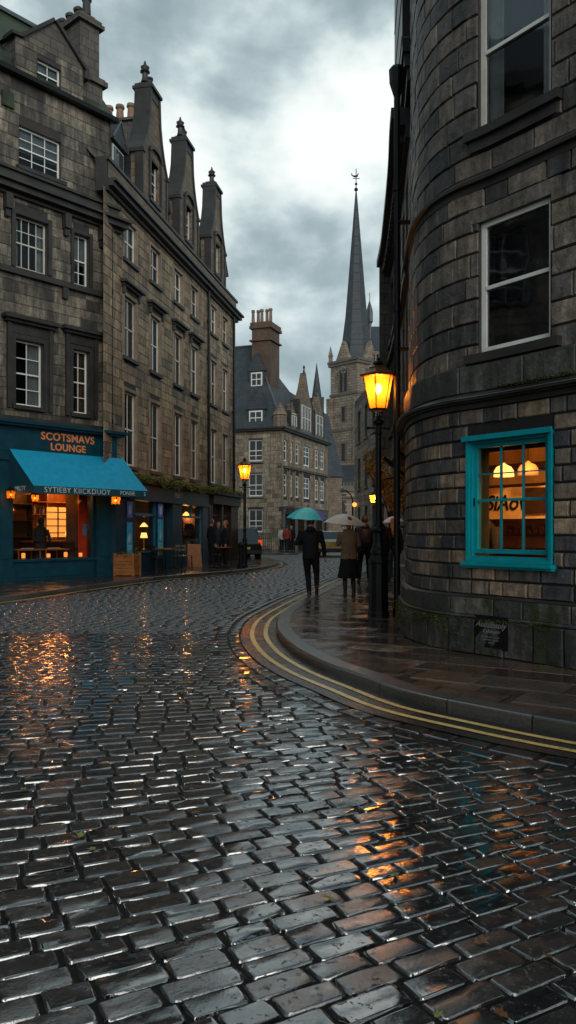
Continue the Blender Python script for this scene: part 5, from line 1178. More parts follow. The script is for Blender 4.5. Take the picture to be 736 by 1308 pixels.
B = MB(); B.add([(-.28, -.02, 0), (.28, -.02, 0), (.25, .12, .85), (-.25, .12, .85), (-.28, .01, 0), (.28, .01, 0), (.25, .15, .85), (-.25, .15, .85)], [(0, 1, 2, 3), (7, 6, 5, 4), (0, 4, 5, 1), (1, 5, 6, 2), (2, 6, 7, 3), (3, 7, 4, 0)]); B.build('board', WOOD, t)
B = MB(); B.tube([(-.2, .3, 0), (-.2, .14, .8)], .015, 6); B.tube([(.2, .3, 0), (.2, .14, .8)], .015, 6); B.build('rear_legs', DWOOD, t)
t = thing('bollard', 'short dark bollard at the foot of the street lamp by the black car', 'bollard', on_left(308, 725.5)); B = MB(); B.lathe([(.14, 0), (.14, .1), (.1, .14), (.09, .75), (.12, .8), (.12, .86), (.03, .95)], n=12); B.build('post', IRON, t)

# ------------------------------------------------------------------ building C
def bC():
    P = Vector((-.44, 54.0)); u = Vector((.346, .938)); n = Vector((-.938, .346)); FR = Facade(P, u); FL = Facade(P + n * 12, -n)   # left face runs from far-left to the corner
    t = thing('mansard_building', 'brown stone corner building with steep blue slate roof and brick chimney', 'building', (P.x, P.y, .1), FR.rz)
    # local frame: x along right face, y into building (= along left face away from corner)
    fl = lambda s, d, z: (d, 12 - s, z)          # left face facade coords -> local
    k = 54 / 52.
    L = 10.6; SL = lambda px: FL.s(px); SR = lambda px: FR.s(px)
    zr = [(1.25, 2.85), (3.75, 5.35), (6.2, 7.7)]
    lw = [(SL(317.5), SL(335.5), a, b) for a, b in zr] + [(SL(317.5) - 3.0, SL(335.5) - 3.0, a, b) for a, b in zr] + [(SL(317.5) - 6.0, SL(335.5) - 6.0, a, b) for a, b in zr]
    B = wall(0, 12, 0, 8.3, lw, course=.3, wmin=.35, wmax=.8, seed=81, reveal=.2, n=1); B.build('wall', [S_C, MORT, S_TR], t, fl)
    for h in lw: window(t, fl, h, 2, 1, 2, WHITE, d=.08, sill=S_TR, fw=.07, mw=.045, inner='dark', room=.5)
    rw = []
    for xs in ((361.5, 367), (369.5, 374), (376, 382.5), (388, 396), (402, 407), (409.5, 414.5)):
        for a, b in zr[1:]: rw.append((SR(xs[0]), SR(xs[1]), a, b))
    B = wall(0, L, 2.9, 8.3, rw, course=.3, wmin=.35, wmax=.8, seed=82, reveal=.2); B.build('wall', [S_C, MORT, S_TR], t)
    for h in rw: window(t, None, h, 2, 2, 1, WHITE, d=.08, fw=.09, mw=.06, inner='blind_or_sheen' if int(h[0] * 3) % 2 else 'dark', room=.5)
    for x in (359.8, 368.2, 375, 384.5, 400, 416): s = SR(x); B = MB(); B.box(s, s + .18, -.1, 0, 3.2, 8.0); B.build('pilaster', S_TB, t)
    # ground floor of the right face: dark shops
    B = MB(); B.box(.9, L, .3, .4, 0, 2.55); B.build('shopfront_back', ROOM, t)
    B = MB()
    for s in (0, 2.6, 4.6, 6.8, 9.0, L - .5): B.box(s, s + .55, -.06, .3, 0, 2.55)
    B.box(0, L, -.08, .32, 2.55, 2.9); B.build('shopfront', DWOOD, t)
    B = MB(); B.box(0, L + .1, -.14, .3, 2.9, 3.04); B.box(0, L + .1, -.2, .3, 5.7, 5.85); B.box(-.2, L + .2, -.3, .3, 8.3, 8.42); B.box(-.3, L + .2, -.42, .3, 8.42, 8.52); B.box(-.3, -.0, -.14, 12, 8.3, 8.42); B.box(-.42, -.3, -.42, 12, 8.42, 8.52); B.build('cornice', S_DK, t)
    # hipped slate roof: ridge rows
    z0 = 8.45; zt = 15.0; B = MB(); W_ = 12
    # left part: steep mansard; apex line set back
    B.add([(-.2, -.2, z0), (-.2, W_, z0), (2.8, W_, zt), (2.8, 3.2, zt), (L, -.2, z0), (L, 3.2, 12.9), (2.8, 3.2, 12.9), (L, W_, 12.9), (6, W_, zt), (6, 3.2, zt)], [(0, 1, 2, 3)], 0)
    B.add([(-.2, -.2, z0), (2.8, 3.2, zt), (4.2, 3.2, zt), (6.2, 2.6, 12.6), (L, 2.6, 12.4), (L, -.2, z0)], [(0, 5, 4, 3, 2, 1)])
    B.add([(2.8, 3.2, zt), (2.8, W_, zt), (4.2, W_, zt), (4.2, 3.2, zt), (6.2, 2.6, 12.6), (6.2, W_, 12.6), (L, 2.6, 12.4), (L, W_, 12.4)], [(0, 3, 2, 1), (3, 4, 5, 2), (4, 6, 7, 5)]); B.build('roof', SLATE_F, t)
    B = MB(); B.tube([(-.2, -.2, z0), (2.8, 3.2, zt)], .07, 6); B.tube([(2.8, 3.2, zt), (2.8, W_, zt)], .08, 6); B.tube([(4.2, 3.2, zt), (6.2, 2.6, 12.6), (L, 2.6, 12.4)], .06, 6); B.build('roof_ridge', LEAD, t)
    B = MB(); B.lathe([(.5, 8.52), (.5, 9.3), (.56, 9.35), (.1, 10.2)], (.2, .2, 0), n=8); B.build('corner_turret', S_GB, t)
    # dormers on left slope
    for sx0, sx1, z0_, z1_, rz_, dd in ((318, 335, 8.75, 9.75, 11.2, .1), (311.5, 326, 11.7, 12.7, 14.1, 1.35)):
        a, b = SL(sx0), SL(sx1)
        B = MB(); B.box(a - .15, b + .15, dd, dd + 2, z0_ - .2, z1_ + .1); d = B.build('dormer', SLATE_F, t, fl); B = MB(); m = (a + b) / 2; B.prism([(a - .25, z1_ + .1), (b + .25, z1_ + .1), (m + .1, rz_), (m - .1, rz_)], dd - .1, dd + 2.2); B.build('dormer_roof', SLATE_F, d, fl)
        B = MB(); B.box(a, b, dd - .05, dd - .002, z0_, z1_); B.build('casement', WHITE, d, fl); B = MB()
        for i in (0, 1):
            for j in (0, 1): B.box(a + .1 + i * (b - a - .12) / 2, a + (i + 1) * (b - a - .12) / 2 + .02, dd - .07, dd - .051, z0_ + .1 + j * (z1_ - z0_ - .12) / 2, z0_ + (j + 1) * (z1_ - z0_ - .12) / 2 + .02)
        B.build('pane', plain('dark_pane', (.02, .025, .03), .05), d, fl)
    # chimney
    B = MB(); c0 = (2.6, 2.4); B.box(1.6, 3.5, 1.5, 2.9, 9.5, 15.9); B.build('chimney', BRICK, t); B = MB(); B.box(1.45, 3.65, 1.35, 3.05, 15.9, 16.1); B.box(1.5, 3.6, 1.4, 3.0, 16.1, 16.35); B.box(1.45, 3.65, 1.35, 3.05, 15.0, 15.1); B.build('chimney_cap', BRICK, t)
    for i in range(5): B = MB(); B.lathe([(.13, 0), (.11, .75), (.15, .82), (.13, .95)], (1.75 + .15 * (i % 2), 1.5 + i * .34, 16.35), n=8); B.build('chimney_pot', plain('brown_clay_pot', (.20, .13, .09), .7), t)
    # stone gables over the right face
    for c, w, h1, h2 in ((2.3, .7, 9.6, 10.3), (5.0, 1.5, 10.7, 13.2), (8.2, 1.2, 10.4, 12.0)):
        B = MB(); B.prism([(c - w, 8.52), (c + w, 8.52), (c + w, h1), (c + w * .45, h1 + (h2 - h1) * .45), (c, h2), (c - w * .45, h1 + (h2 - h1) * .45), (c - w, h1)], -.05, .4); B.box(c - w, c + w, .4, 3, 8.52, h1); g = B.build('stone_gable', S_GB, t)
        B = MB(); B.box(c - w - .1, c - w + .08, -.12, .45, 8.52, h1 + .3); B.box(c + w - .08, c + w + .1, -.12, .45, 8.52, h1 + .3); B.lathe([(.12, 0), (.05, .4), (.1, .5), (.01, .7)], (c, .1, h2 - .1), n=6); B.build('finial', S_DK, g)
        B = MB(); nn = 3 if w > 1.3 else 2
        for i in range(nn): x = c - w * .65 + i * w * 1.3 / nn; B.box(x + .05, x + w * 1.3 / nn - .06, -.08, -.051, 8.9, min(h1, 10.6)); 
        B.build('pane', plain('dark_pane', (.02, .025, .03), .05), g)
        B = MB()
        for i in range(nn + 1): x = c - w * .65 + i * w * 1.3 / nn; B.box(x - .04, x + .04, -.12, -.05, 8.85, min(h1, 10.65))
        B.box(c - w * .65, c + w * .65, -.11, -.05, min(h1, 10.65) - .06, min(h1, 10.65)); B.box(c - w * .65, c + w * .65, -.11, -.05, 9.7, 9.76); B.build('casement', CREAM, g)
    # spirelet
    B = MB(); B.lathe([(.62, 8.5), (.62, 10.8), (.7, 10.9), (.6, 11.0), (.02, 15.0)], (8.6 + 1.6, .8, 0), n=8); B.build('spirelet', SLATE_F, t)
    B = MB(); B.box(0, L, W_, W_ + .2, 0, 8.3); B.box(L - .05, L, .3, W_, 0, 12.3); B.build('rear_wall', S_GB, t)
    # hanging tavern sign
    B = MB(); B.box(.3, .36, -.9, -.1, 3.0, 3.05); B.box(.3, .34, -.85, -.2, 2.5, 2.95); B.build('hanging_sign', S_DK, t)
    return t
bC()

# house between C and the church
t = thing('slate_roofed_house', 'narrow house with dark slate roof between the corner building and church tower', 'house', (5.1, 82, .1), rad(20))
B = MB(); B.box(-2, .6, 0, 8, 0, 7); B.build('wall', S_GB, t); B = MB(); B.add([(-2.3, -.3, 7), (.7, -.3, 7), (.7, 4, 14.2), (-2.3, 4, 14.2), (.7, 8.3, 7), (-2.3, 8.3, 7)], [(0, 1, 2, 3), (3, 2, 4, 5), (0, 3, 5), (1, 4, 2)]); B.build('roof', SLATE_F, t)
# ------------------------------------------------------------------ church
def church():
    cx, cy = (455 - 368) / 1000 * 113, 113; t = thing('church', 'brown stone church with tall slate spire and weathervane', 'church', (cx, cy, .1), rad(-47 + 90))
    # local frame rotated so that one tower corner faces the street
    h = 2.6
    a = rad(0)
    B = MB(); B.box(-h, h, -h, h, 0, 25.2); B.build('tower', S_CH, t)
    B = MB()
    for z, e in ((9.5, .12), (15.5, .1), (20.6, .14), (24.9, .25), (25.3, .35)): B.box(-h - e, h + e, -h - e, h + e, z, z + .35)
    B.build('string_course', plain('church_trim', (.12, .105, .09), .7, bmp=.4, bscale=8), t)
    B = MB()
    for x in (-h, h):
        for y in (-h, h): B.obox((x, y, 0), .9, .9, 20.4)
    B.build('buttress', S_CH, t)
    LV_ = plain('dark_louvre', (.03, .03, .032), .8); TRM = plain('church_trim', (.12,) * 3)
    for fx in (0, 1):
        for zc, hh, w, o in ((22.6, 1.5, .30, -.42), (22.6, 1.5, .30, .42), (17.9, 1.0, .30, 0), (12.5, 1.2, .35, 0)):
            B = MB(); B.box(o - w, o + w, -h - .05, -h + .2, zc - hh, zc + hh) if not fx else B.box(-h - .05, -h + .2, o - w, o + w, zc - hh, zc + hh); lv = B.build('louvre', LV_, t)
            B = MB(); e = .1
            for a_, b_, c_, d_ in ((o - w - e, o - w - .002, zc - hh, zc + hh), (o + w + .002, o + w + e, zc - hh, zc + hh), (o - w - e, o + w + e, zc + hh + .002, zc + hh + .22)):
                B.box(a_, b_, -h - .17, -h, c_, d_) if not fx else B.box(-h - .17, -h, a_, b_, c_, d_)
            B.build('margin', TRM, lv)
    # gablets with clock-like roundels
    B = MB(); B.prism([(-1.3, 25.6), (1.3, 25.6), (0, 28.3)], -h - .3, -h + .8); vs = [(-h - .3, -1.3, 25.6), (-h - .3, 1.3, 25.6), (-h - .3, 0, 28.3), (-h + .8, -1.3, 25.6), (-h + .8, 1.3, 25.6), (-h + .8, 0, 28.3)]; B.add(vs, [(0, 2, 1), (3, 4, 5), (0, 1, 4, 3), (1, 2, 5, 4), (2, 0, 3, 5)]); B.build('gablet', S_CH, t)
    B = MB()
    for i in range(12):
        for fx in (0, 1):
            a0 = i * math.pi / 6; a1 = a0 + math.pi / 6; f = lambda r, a_: (r * math.cos(a_), 24.2 + r * math.sin(a_)) if True else 0
            p = [f(.35, a0), f(.55, a0), f(.55, a1), f(.35, a1)]
            if fx: B.add([(-h - .1, q[0], q[1]) for q in p], [(3, 2, 1, 0)])
            else: B.add([(q[0], -h - .1, q[1]) for q in p], [(0, 1, 2, 3)])
    B.build('roundel', plain('pale_roundel', (.3, .27, .22), .6), t)
    # spire
    Rz = math.pi / 8; B = MB(); B.lathe([(2.75, 25.6), (2.45, 26.6), (1.65, 32.4), (.12, 50.2)], n=8, rot=Rz); B.build('spire', SLATE_F, t)
    B = MB(); B.tube([(0, 0, 50), (0, 0, 53.6)], .06, 6); B.ball((0, 0, 50.6), .28, 8); B.ball((0, 0, 51.4), .2, 8); c, s = math.cos(-t.rotation_euler.z), math.sin(-t.rotation_euler.z)
    pl = lambda x, z: (x * c, x * s, z)
    B.tube([pl(-.5, 52.2), pl(.5, 52.2)], .05, 6); B.tube([pl(-.55, 52.6), pl(-.25, 52.5), pl(.15, 52.55), pl(.35, 53.0)], [.05, .16, .14, .04], 6); B.tube([pl(-.55, 52.6), pl(-.7, 52.95)], [.1, .04], 6); B.build('weathervane', IRON, t)
    for x, y in ((-h, h),):
        B = MB(); B.lathe([(.3, 25.6), (.3, 26.4), (.38, 26.5), (.02, 28.0)], (x, y, 0), n=6); B.build('pinnacle', S_CH, t)
    # world-aligned body parts to the right: transept with slate roof
    ci, si = math.cos(-t.rotation_euler.z), math.sin(-t.rotation_euler.z)
    def wf(x, y, z): X, Y = x - cx, y - cy; return (X * ci - Y * si, X * si + Y * ci, z)
    B = MB(); B.box(9.95, 22, 111.3, 124, 0, 25.0); B.build('nave_wall', S_CH, t, wf); B = MB(); B.quad((10.0, 111.6, 26.4), (22.4, 111.6, 26.4), (22.4, 119, 32.4), (10.0, 119, 32.4)); B.quad((22.4, 124.3, 27), (10.0, 124.3, 27), (10.0, 119, 32.4), (22.4, 119, 32.4)); B.build('nave_roof', SLATE_F, t, wf)
    B = MB(); B.box(10, 22.4, 111.0, 111.6, 24.6, 25.0)
    for i in range(22): B.box(10.1 + i * .56, 10.35 + i * .56, 111.1, 111.5, 25.0, 26.4)
    B.box(10, 22.4, 111.1, 111.55, 26.4, 26.8); B.build('parapet', S_CH, t, wf)
    B = MB(); B.lathe([(.25, 29.5), (.3, 31.8), (.5, 32.1), (.5, 33.6), (.3, 34.4), (.05, 35.2)], (12.0, 115.2, 0), n=8); B.tube([(12.0, 115.2, 35), (12.0, 115.2, 36.4)], .05, 6); B.build('lantern_turret', LEAD, t, wf)
    # low aisle in front
    B = MB(); B.box(5.6, 22, 101, 112, 0, 6.4); B.build('aisle_wall', S_CH, t, wf); B = MB(); B.box(5.4, 22, 100.7, 101.0, 6.4, 7.2)
    for i in range(40): B.box(5.4 + i * .42, 5.6 + i * .42, 100.65, 100.95, 7.2, 7.6)
    B.box(5.4, 22, 100.6, 101.0, 5.6, 5.8); B.build('aisle_parapet', plain('church_trim', (.12,) * 3), t, wf)
    B = MB(); B.quad((5.2, 101.1, 7.2), (22.4, 101.1, 7.2), (22.4, 105.5, 10.2), (6.2, 105.5, 10.2)); B.add([(5.2, 101.1, 7.2), (6.2, 105.5, 10.2), (5.2, 111, 7.2)], [(0, 1, 2)]); B.build('aisle_roof', SLATE_G if False else SLATE, t, wf)
    B = MB()
    for x in (7.0, 9.6, 12.2): B.box(x - .4, x + .4, 100.9, 101.05, 2.2, 4.6); B.add([(x - .4, 100.95, 4.6), (x + .4, 100.95, 4.6), (x, 100.95, 5.3)], [(0, 1, 2)])
    B.build('aisle_window', plain('dark_louvre', (.03, .03, .032), .8), t, wf)
church()

# ------------------------------------------------------------------ street lamps
def street_lamp(label, P, group='tall street lanterns', power=110, s=1.0):
    t = thing('street_lamp', label, 'street lamp', P, rad(12), group)
    n = 12; B = MB()
    B.lathe([(.175, 0), (.175, .06), (.16, .09), (.155, .85), (.165, .87), (.165, .91), (.13, .97), (.12, 1.0), (.135, 1.02), (.135, 1.06), (.105, 1.12), (.085, 1.2), (.08, 1.35), (.095, 1.37), (.125, 1.39), (.125, 1.42), (.085, 1.46), (.062, 1.52)], n=n); o = B.build('base', IRON, t); o.scale = (s, s, 1)
    B = MB(); B.lathe([(.06, 1.5), (.052, 2.0), (.047, 2.95), (.06, 2.97), (.06, 3.0), (.045, 3.02), (.045, 3.10), (.08, 3.13), (.09, 3.17), (.06, 3.20), (.03, 3.22), (.03, 3.27)], n=n); B.tube([(-.16, 0, 3.06), (.16, 0, 3.06)], .016, 6); B.ball((-.17, 0, 3.06), .028, 6); B.ball((.17, 0, 3.06), .028, 6); B.build('post', IRON, t)
    z0, z1, r0, r1 = 3.36, 3.90, .145, .25; m = 6
    B = MB(); pt = lambda r, z, k: (r * math.cos(2 * math.pi * k / m), r * math.sin(2 * math.pi * k / m), z)
    B.lathe([(r0 - .01, z0), (r1 - .01, z1)], n=m); B.f = B.f[:m]; B.m = B.m[:m]; B.blk = B.blk[:m]; B.build('glass', LGLASS, t)
    B = MB()
    for k in range(m):
        B.tube([pt(r0, z0, k), pt(r1, z1, k)], .009, 5); B.tube([pt(.03, z0 - .12, k), pt(.1, z0 - .1, k), pt(.06, z0 - .05, k), pt(r0, z0, k)], .008, 5)
    B.lathe([(r0 - .02, z0 - .02), (r0 + .012, z0 - .01), (r0 + .012, z0 + .015)], n=m); B.build('frame', IRON, t)
    CO = plain('copper_cap', (.20, .085, .035), .4, .4)
    B = MB(); B.lathe([(r1 + .045, z1 - .01), (r1 + .06, z1 + .025), (r1 - .01, z1 + .05), (.15, z1 + .13), (.16, z1 + .145), (.12, z1 + .16)], n=m); B.build('cap', CO, t)
    B = MB(); B.lathe([(.06, z1 + .15), (.05, z1 + .19), (.085, z1 + .21), (.07, z1 + .24), (.03, z1 + .27), (.035, z1 + .29), (.005, z1 + .32)], n=10); B.build('finial', IRON, t)
    B = MB(); B.ball((0, 0, z1 - .20), .06, 12, s=(1, 1, 1.5)); B.build('bulb', BULB, t)
    point((0, 0, z1 - .20), power, (1, .50, .15), .10, parent=t); t.scale = (1, 1, .972); return t
street_lamp('tall black street lamp with bright amber lantern by the rounded corner', (1.43, 12.4, .1))
street_lamp('slim black street lamp with amber lantern beside the parked black car', (-1.62, 29.3, .1), power=90, s=.62)
t = thing('wall_lantern', 'small amber wall lantern behind the tall street lamp', 'lantern', (2.15, 19.4, 2.15)); B = MB(); B.lathe([(.09, 0), (.13, .18)], n=6); B.build('glass', LGLASS, t); B = MB(); B.lathe([(.15, .18), (.04, .27)], n=6); B.tube([(0, 0, .27), (0, 0, .5), (.3, 0, .6), (1.2, 0, .7)], .015, 6); B.build('bracket', IRON, t); B = MB(); B.ball((0, 0, .1), .025, 8); B.build('bulb', BULB, t); point((0, 0, .1), 40, (1, .55, .2), .06, parent=t)
t = thing('lamp_column', 'distant lamp column with a grey globe and a small orange lamp', 'street lamp', (3.72, 45, 0))
B = MB(); B.tube([(0, 0, 0), (0, 0, 3.2)], [.07, .05], 8); B.tube([(0, 0, 3.2), (-.1, 0, 3.5), (-.35, 0, 3.75), (-.6, 0, 3.8)], .035, 6); B.build('post', IRON, t); B = MB(); B.ball((-.62, 0, 3.82), .17, 12); B.build('globe', plain('grey_globe', (.35, .36, .36), .2), t)
B = MB(); B.ball((.1, -.05, 2.95), .13, 12); B.build('lamp', emit('small_orange_lamp', (1, .42, .08), 1.6), t)
# cover set in the pavement
cp = (1.35, 8.25, .104)
t = MB(); 
for i in range(12):
    for j in range(8): t.box(-.30 + i * .05, -.265 + i * .05, -.2 + j * .05, -.165 + j * .05, .002, .006)
t.box(-.31, .31, -.21, .21, 0, .002); o = t.build('access_cover', plain('galvanised_steel', (.16, .17, .18), .3, .7), None); o.location = (1.62, 8.05, .1); o.rotation_euler.z = rad(-8); tag(o, 'grey studded access cover set in the pavement before the plaque', 'cover')

# ------------------------------------------------------------------ people
def remesh(o, v, sm=4):
    m = o.modifiers.new('remesh', 'REMESH'); m.mode = 'VOXEL'; m.voxel_size = v; m.use_smooth_shade = True
    if sm: s = o.modifiers.new('smooth', 'SMOOTH'); s.factor = .5; s.iterations = sm
SKIN = plain('skin', (.36, .20, .14), .55); SHOE = plain('black_leather', (.012, .011, .011), .3)
def hand(B, w, d, s=1):
    """palm at wrist w, pointing along d, five curled fingers"""
    d = Vector(d).normalized(); w = Vector(w); side = Vector((0, 1, 0)) if abs(d.y) < .8 else Vector((1, 0, 0)); side = (side - d * side.dot(d)).normalized(); up = d.cross(side)
    B.tube([w - d * .03, w + d * .03, w + d * .09], [(.026, .018), (.04, .016), (.038, .013)], 8, side=side)
    for k in range(4):
        o = side * (-.028 + k * .019); l = (.06, .072, .068, .05)[k]; B.tube([w + d * .08 + o, w + d * (.08 + l * .5) + o + up * .006, w + d * (.08 + l * .85) + o + up * .022], [.0095, .0085, .007], 6)
    B.tube([w + d * .02 + side * -.03, w + d * .06 + side * -.055 + up * .01, w + d * .09 + side * -.05 + up * .02], [.012, .010, .008], 6)
def person(label, P, rz, H=1.75, legs=None, arms=None, top='jacket', topmat=None, legmat=None, hair=(.02, .015, .01), hairlen=0, skirt=None, coat=0, vox=.012, shoe=SHOE, group=None, lean=0, boots=0, hood=0, female=0):
    k = H / 1.75; t = thing('person', label, 'person', P, rz, group); t.scale = (k, k, k)
    hip = .92; sh = 1.44; sw = .17 if female else .195; hw = .095
    legs = legs or [((-hw, 0, hip), (-.10, .02, .5), (-.10, 0, .09)), ((hw, 0, hip), (.10, .02, .5), (.10, 0, .09))]
    arms = arms or [((-sw, 0, 1.41), (-.25, -.02, 1.12), (-.25, .05, .87)), ((sw, 0, 1.41), (.25, -.02, 1.12), (.25, .05, .87))]
    B = MB()   # body
    B.tube([(0, 0, .86), (0, 0, 1.0), (0, .01, 1.15), (0, 0, 1.3), (0, 0, 1.40), (0, 0, 1.46), (0, .0, 1.50), (0, .01, 1.56)], [(.13, .09), (.15, .10), (.135, .09), (.165, .10), (.165, .09), (.09, .06), (.052, .052), (.05, .052)], 16)
    B.tube([(0, .02, 1.53), (0, .025, 1.56), (0, .02, 1.61), (0, .015, 1.67), (0, .005, 1.72), (0, 0, 1.755)], [(.04, .045), (.058, .07), (.07, .088), (.075, .096), (.062, .08), (.02, .03)], 14, side=(1, 0, 0)); B.tube([(0, .10, 1.645), (0, .128, 1.625), (0, .1, 1.615)], [.008, .013, .01], 6)
    for sx in (-1, 1): B.ball((sx * .076, .0, 1.635), .022, 6, s=(.4, 1, 1.5))
    for L in legs: B.tube([L[0], (Vector(L[0]) + Vector(L[1])) / 2, L[1], (Vector(L[1]) * .6 + Vector(L[2]) * .4), L[2]], [.082, .068, .05, .05, .034], 10)
    for A_ in arms: B.tube(list(A_), [.045, .036, .026], 10); hand(B, A_[2], Vector(A_[2]) - Vector(A_[1]))
    o = B.build('body', SKIN, t); remesh(o, vox * .65, 2)
    # trousers or stockings
    B = MB()
    if not skirt: B.tube([(0, 0, .84), (0, -.005, .92), (0, 0, 1.02)], [(.14, .10), (.158, .115), (.15, .105)], 14)
    for L in legs:
        a, b, c = (Vector(x) for x in L[:3]); B.tube([a, (a + b) / 2, b, b * .6 + c * .4, c + (b - c) * .06], [.10, .085, .066, .062, .05] if not skirt else [.08, .07, .052, .053, .038], 12)
    o = B.build('trousers' if not skirt else 'stockings', legmat, t); remesh(o, vox, 2)
    for i, L in enumerate(legs):
        c = Vector(L[2]); fwd = Vector(L[3]) if len(L) > 3 else Vector((0, 1, 0)); fwd = fwd.normalized(); dn = Vector((0, 0, -1)) - fwd * Vector((0, 0, -1)).dot(fwd)
        B = MB(); B.tube([c - fwd * .06 + dn * .05, c + fwd * .0 + dn * .055, c + fwd * .09 + dn * .06, c + fwd * .17 + dn * .065, c + fwd * .2 + dn * .068], [(.03, .03), (.04, .036), (.042, .028), (.04, .022), (.02, .012)], 10, side=(1, 0, 0)); 
        B.tube([c + dn * .05, c - dn * (.06 if not boots else boots)], [.042, .044], 10); o = B.build('shoe', shoe, t); remesh(o, vox * .8, 2)
    # jacket or coat
    zb = coat or .84; fl = 1.0 if not coat else 1.15; B = MB()
    B.tube([(0, 0, zb), (0, 0, max(zb + .05, .95)), (0, .0, 1.12), (0, 0, 1.28), (0, 0, 1.40), (0, 0, 1.455), (0, .005, 1.50)], [(.175 * fl, .135 * fl), (.178, .135), (.17, .125), (.195, .13), (.195, .115), (.13, .085), (.07, .075)], 18)
    for A_ in arms: a, b, c = (Vector(x) for x in A_); B.tube([a - (b - a).normalized() * .03, a, (a + b) / 2, b, (b + c) / 2, c], [.05, .068, .062, .054, .048, .042], 12)
    if hood: B.ball((0, -.09, 1.47), .10, 10, s=(1.1, .6, .7))
    o = B.build(top, topmat, t); remesh(o, vox, 3)
    if skirt:
        B = MB(); z0, m = skirt; N = 28; vs = []; fs = []
        for j in range(6):
            q = j / 5; z = .98 + (z0 - .98) * q
            for i in range(N): a = 2 * math.pi * i / N; w = 1 + .05 * q * math.sin(a * 7 + 1); vs.append(((.16 + .09 * q) * w * math.cos(a), (.13 + .08 * q) * w * math.sin(a), z))
        for j in range(5):
            for i in range(N): i2 = (i + 1) % N; fs.append((j * N + i, (j + 1) * N + i, (j + 1) * N + i2, j * N + i2))
        B.add(vs, fs); o = B.build('skirt', m, t, smooth=True)
    HM = plain('hair_%d' % int(hair[0] * 1000), hair, .5, bmp=.6, bscale=60)
    B = MB(); B.tube([(0, -.01, 1.60), (0, -.015, 1.66), (0, -.01, 1.72), (0, -.005, 1.77)], [(.082, .095), (.086, .10), (.07, .085), (.025, .03)], 14, side=(1, 0, 0))
    if hairlen: B.tube([(0, -.05, 1.66), (0, -.085, 1.5), (0, -.12, 1.4), (0, -.14, 1.66 - hairlen)], [(.08, .05), (.09, .05), (.085, .035), (.05, .02)], 10, side=(1, 0, 0))
    o = B.build('hair', HM, t); remesh(o, vox * .8, 2)
    return t
def umbrella(label, top, R, H, mats, tilt=(0, 0), grip=1.0, n=8, cat='umbrella', group=None):
    t = thing('umbrella', label, cat, (top[0], top[1], top[2]), 0, group); t.rotation_euler = (tilt[0], tilt[1], 0)
    per = 6; N = n * per; rings = [0, .12, .35, .6, .82, .95, 1.0]; vs = []; 
    for q in rings:
        for i in range(N):
            a = 2 * math.pi * i / N; ph = (i % per) / per; sc_ = 1 - .10 * math.sin(math.pi * ph) * q; r = R * q * sc_; z = -H * (q ** 1.9) + .02 * H * math.sin(math.pi * ph) * q
            vs.append((r * math.cos(a), r * math.sin(a), z))
    fs = []; ms = []
    for j in range(len(rings) - 1):
        for i in range(N): i2 = (i + 1) % N; fs.append((j * N + i, (j + 1) * N + i, (j + 1) * N + i2, j * N + i2)); ms.append((i // per) % len(mats))
    B = MB(); B.add(vs, fs); B.m = ms; o = B.build('canopy', mats, t, smooth=True); m = o.modifiers.new('solid', 'SOLIDIFY'); m.thickness = .004
    B = MB()
    for k in range(n):
        a = 2 * math.pi * k / n; B.tube([(R * q * math.cos(a), R * q * math.sin(a), -H * q ** 1.9 - .008) for q in (.02, .3, .6, .85, 1.0)], .003, 4); B.tube([(.01, 0, -.38), (R * .5 * math.cos(a), R * .5 * math.sin(a), -H * .5 ** 1.9 - .012)], .0025, 4)
    B.build('ribs', LEAD, t)
    B = MB(); B.tube([(0, 0, .05), (0, 0, -grip)], [.004, .006], 6); B.build('shaft', LEAD, t)
    B = MB(); B.tube([(0, 0, -grip + .08), (0, 0, -grip - .02), (0, .015, -grip - .05), (0, .04, -grip - .05), (0, .055, -grip - .02)], .012, 8); B.build('handle', DWOOD, t)
    B = MB(); B.lathe([(.012, 0), (.008, .05), (.002, .07)], n=8); B.build('ferrule', IRON, t); return t
def cloth(name, c, r=.75, spec=.4):
    m = plain(name, c, r, bmp=.5, bscale=18, var=.35, spec=.2); return m
BLK = cloth('black_waterproof', (.010, .011, .014), .85); BLKT = cloth('black_trousers', (.010, .010, .012), .8); NVY = cloth('navy_jacket', (.012, .018, .035), .6); BRN = cloth('brown_tweed', (.17, .12, .08), .9); JEAN = cloth('blue_denim', (.08, .2, .28), .9)
UP = EYE
# man under the turquoise umbrella, walking away
P1 = (.49, 16.9, .008)
person('man in black jacket walking away under the turquoise umbrella', P1, rad(0), 1.75, legs=[((-.09, 0, .92), (-.06, .12, .50), (-.03, .03, .085)), ((.09, 0, .92), (.13, .04, .50), (.12, -.30, .24), (0, .5, -1))], arms=[((-.195, 0, 1.41), (-.30, .05, 1.16), (-.08, .26, 1.20)), ((.195, 0, 1.41), (.275, -.03, 1.13), (.30, .04, .88))], topmat=BLK, legmat=BLKT, hood=1, shoe=plain('brown_shoe', (.05, .025, .015), .4))
U1 = [cloth('umbrella_turquoise', (.14, .86, .84), .5), cloth('umbrella_teal', (.07, .68, .72), .5), cloth('umbrella_purple', (.30, .24, .75), .5), cloth('umbrella_aqua', (.22, .90, .86), .5)]
T, Q_, V_, W_ = U1
umbrella('turquoise umbrella with purple panels held by the man in black', (.44, 17.12, 1.96), .47, .25, [V_, T, T, W_, Q_, W_, T, V_], tilt=(rad(4), rad(3)), grip=.72)
P2 = (1.24, 15.95, .1)
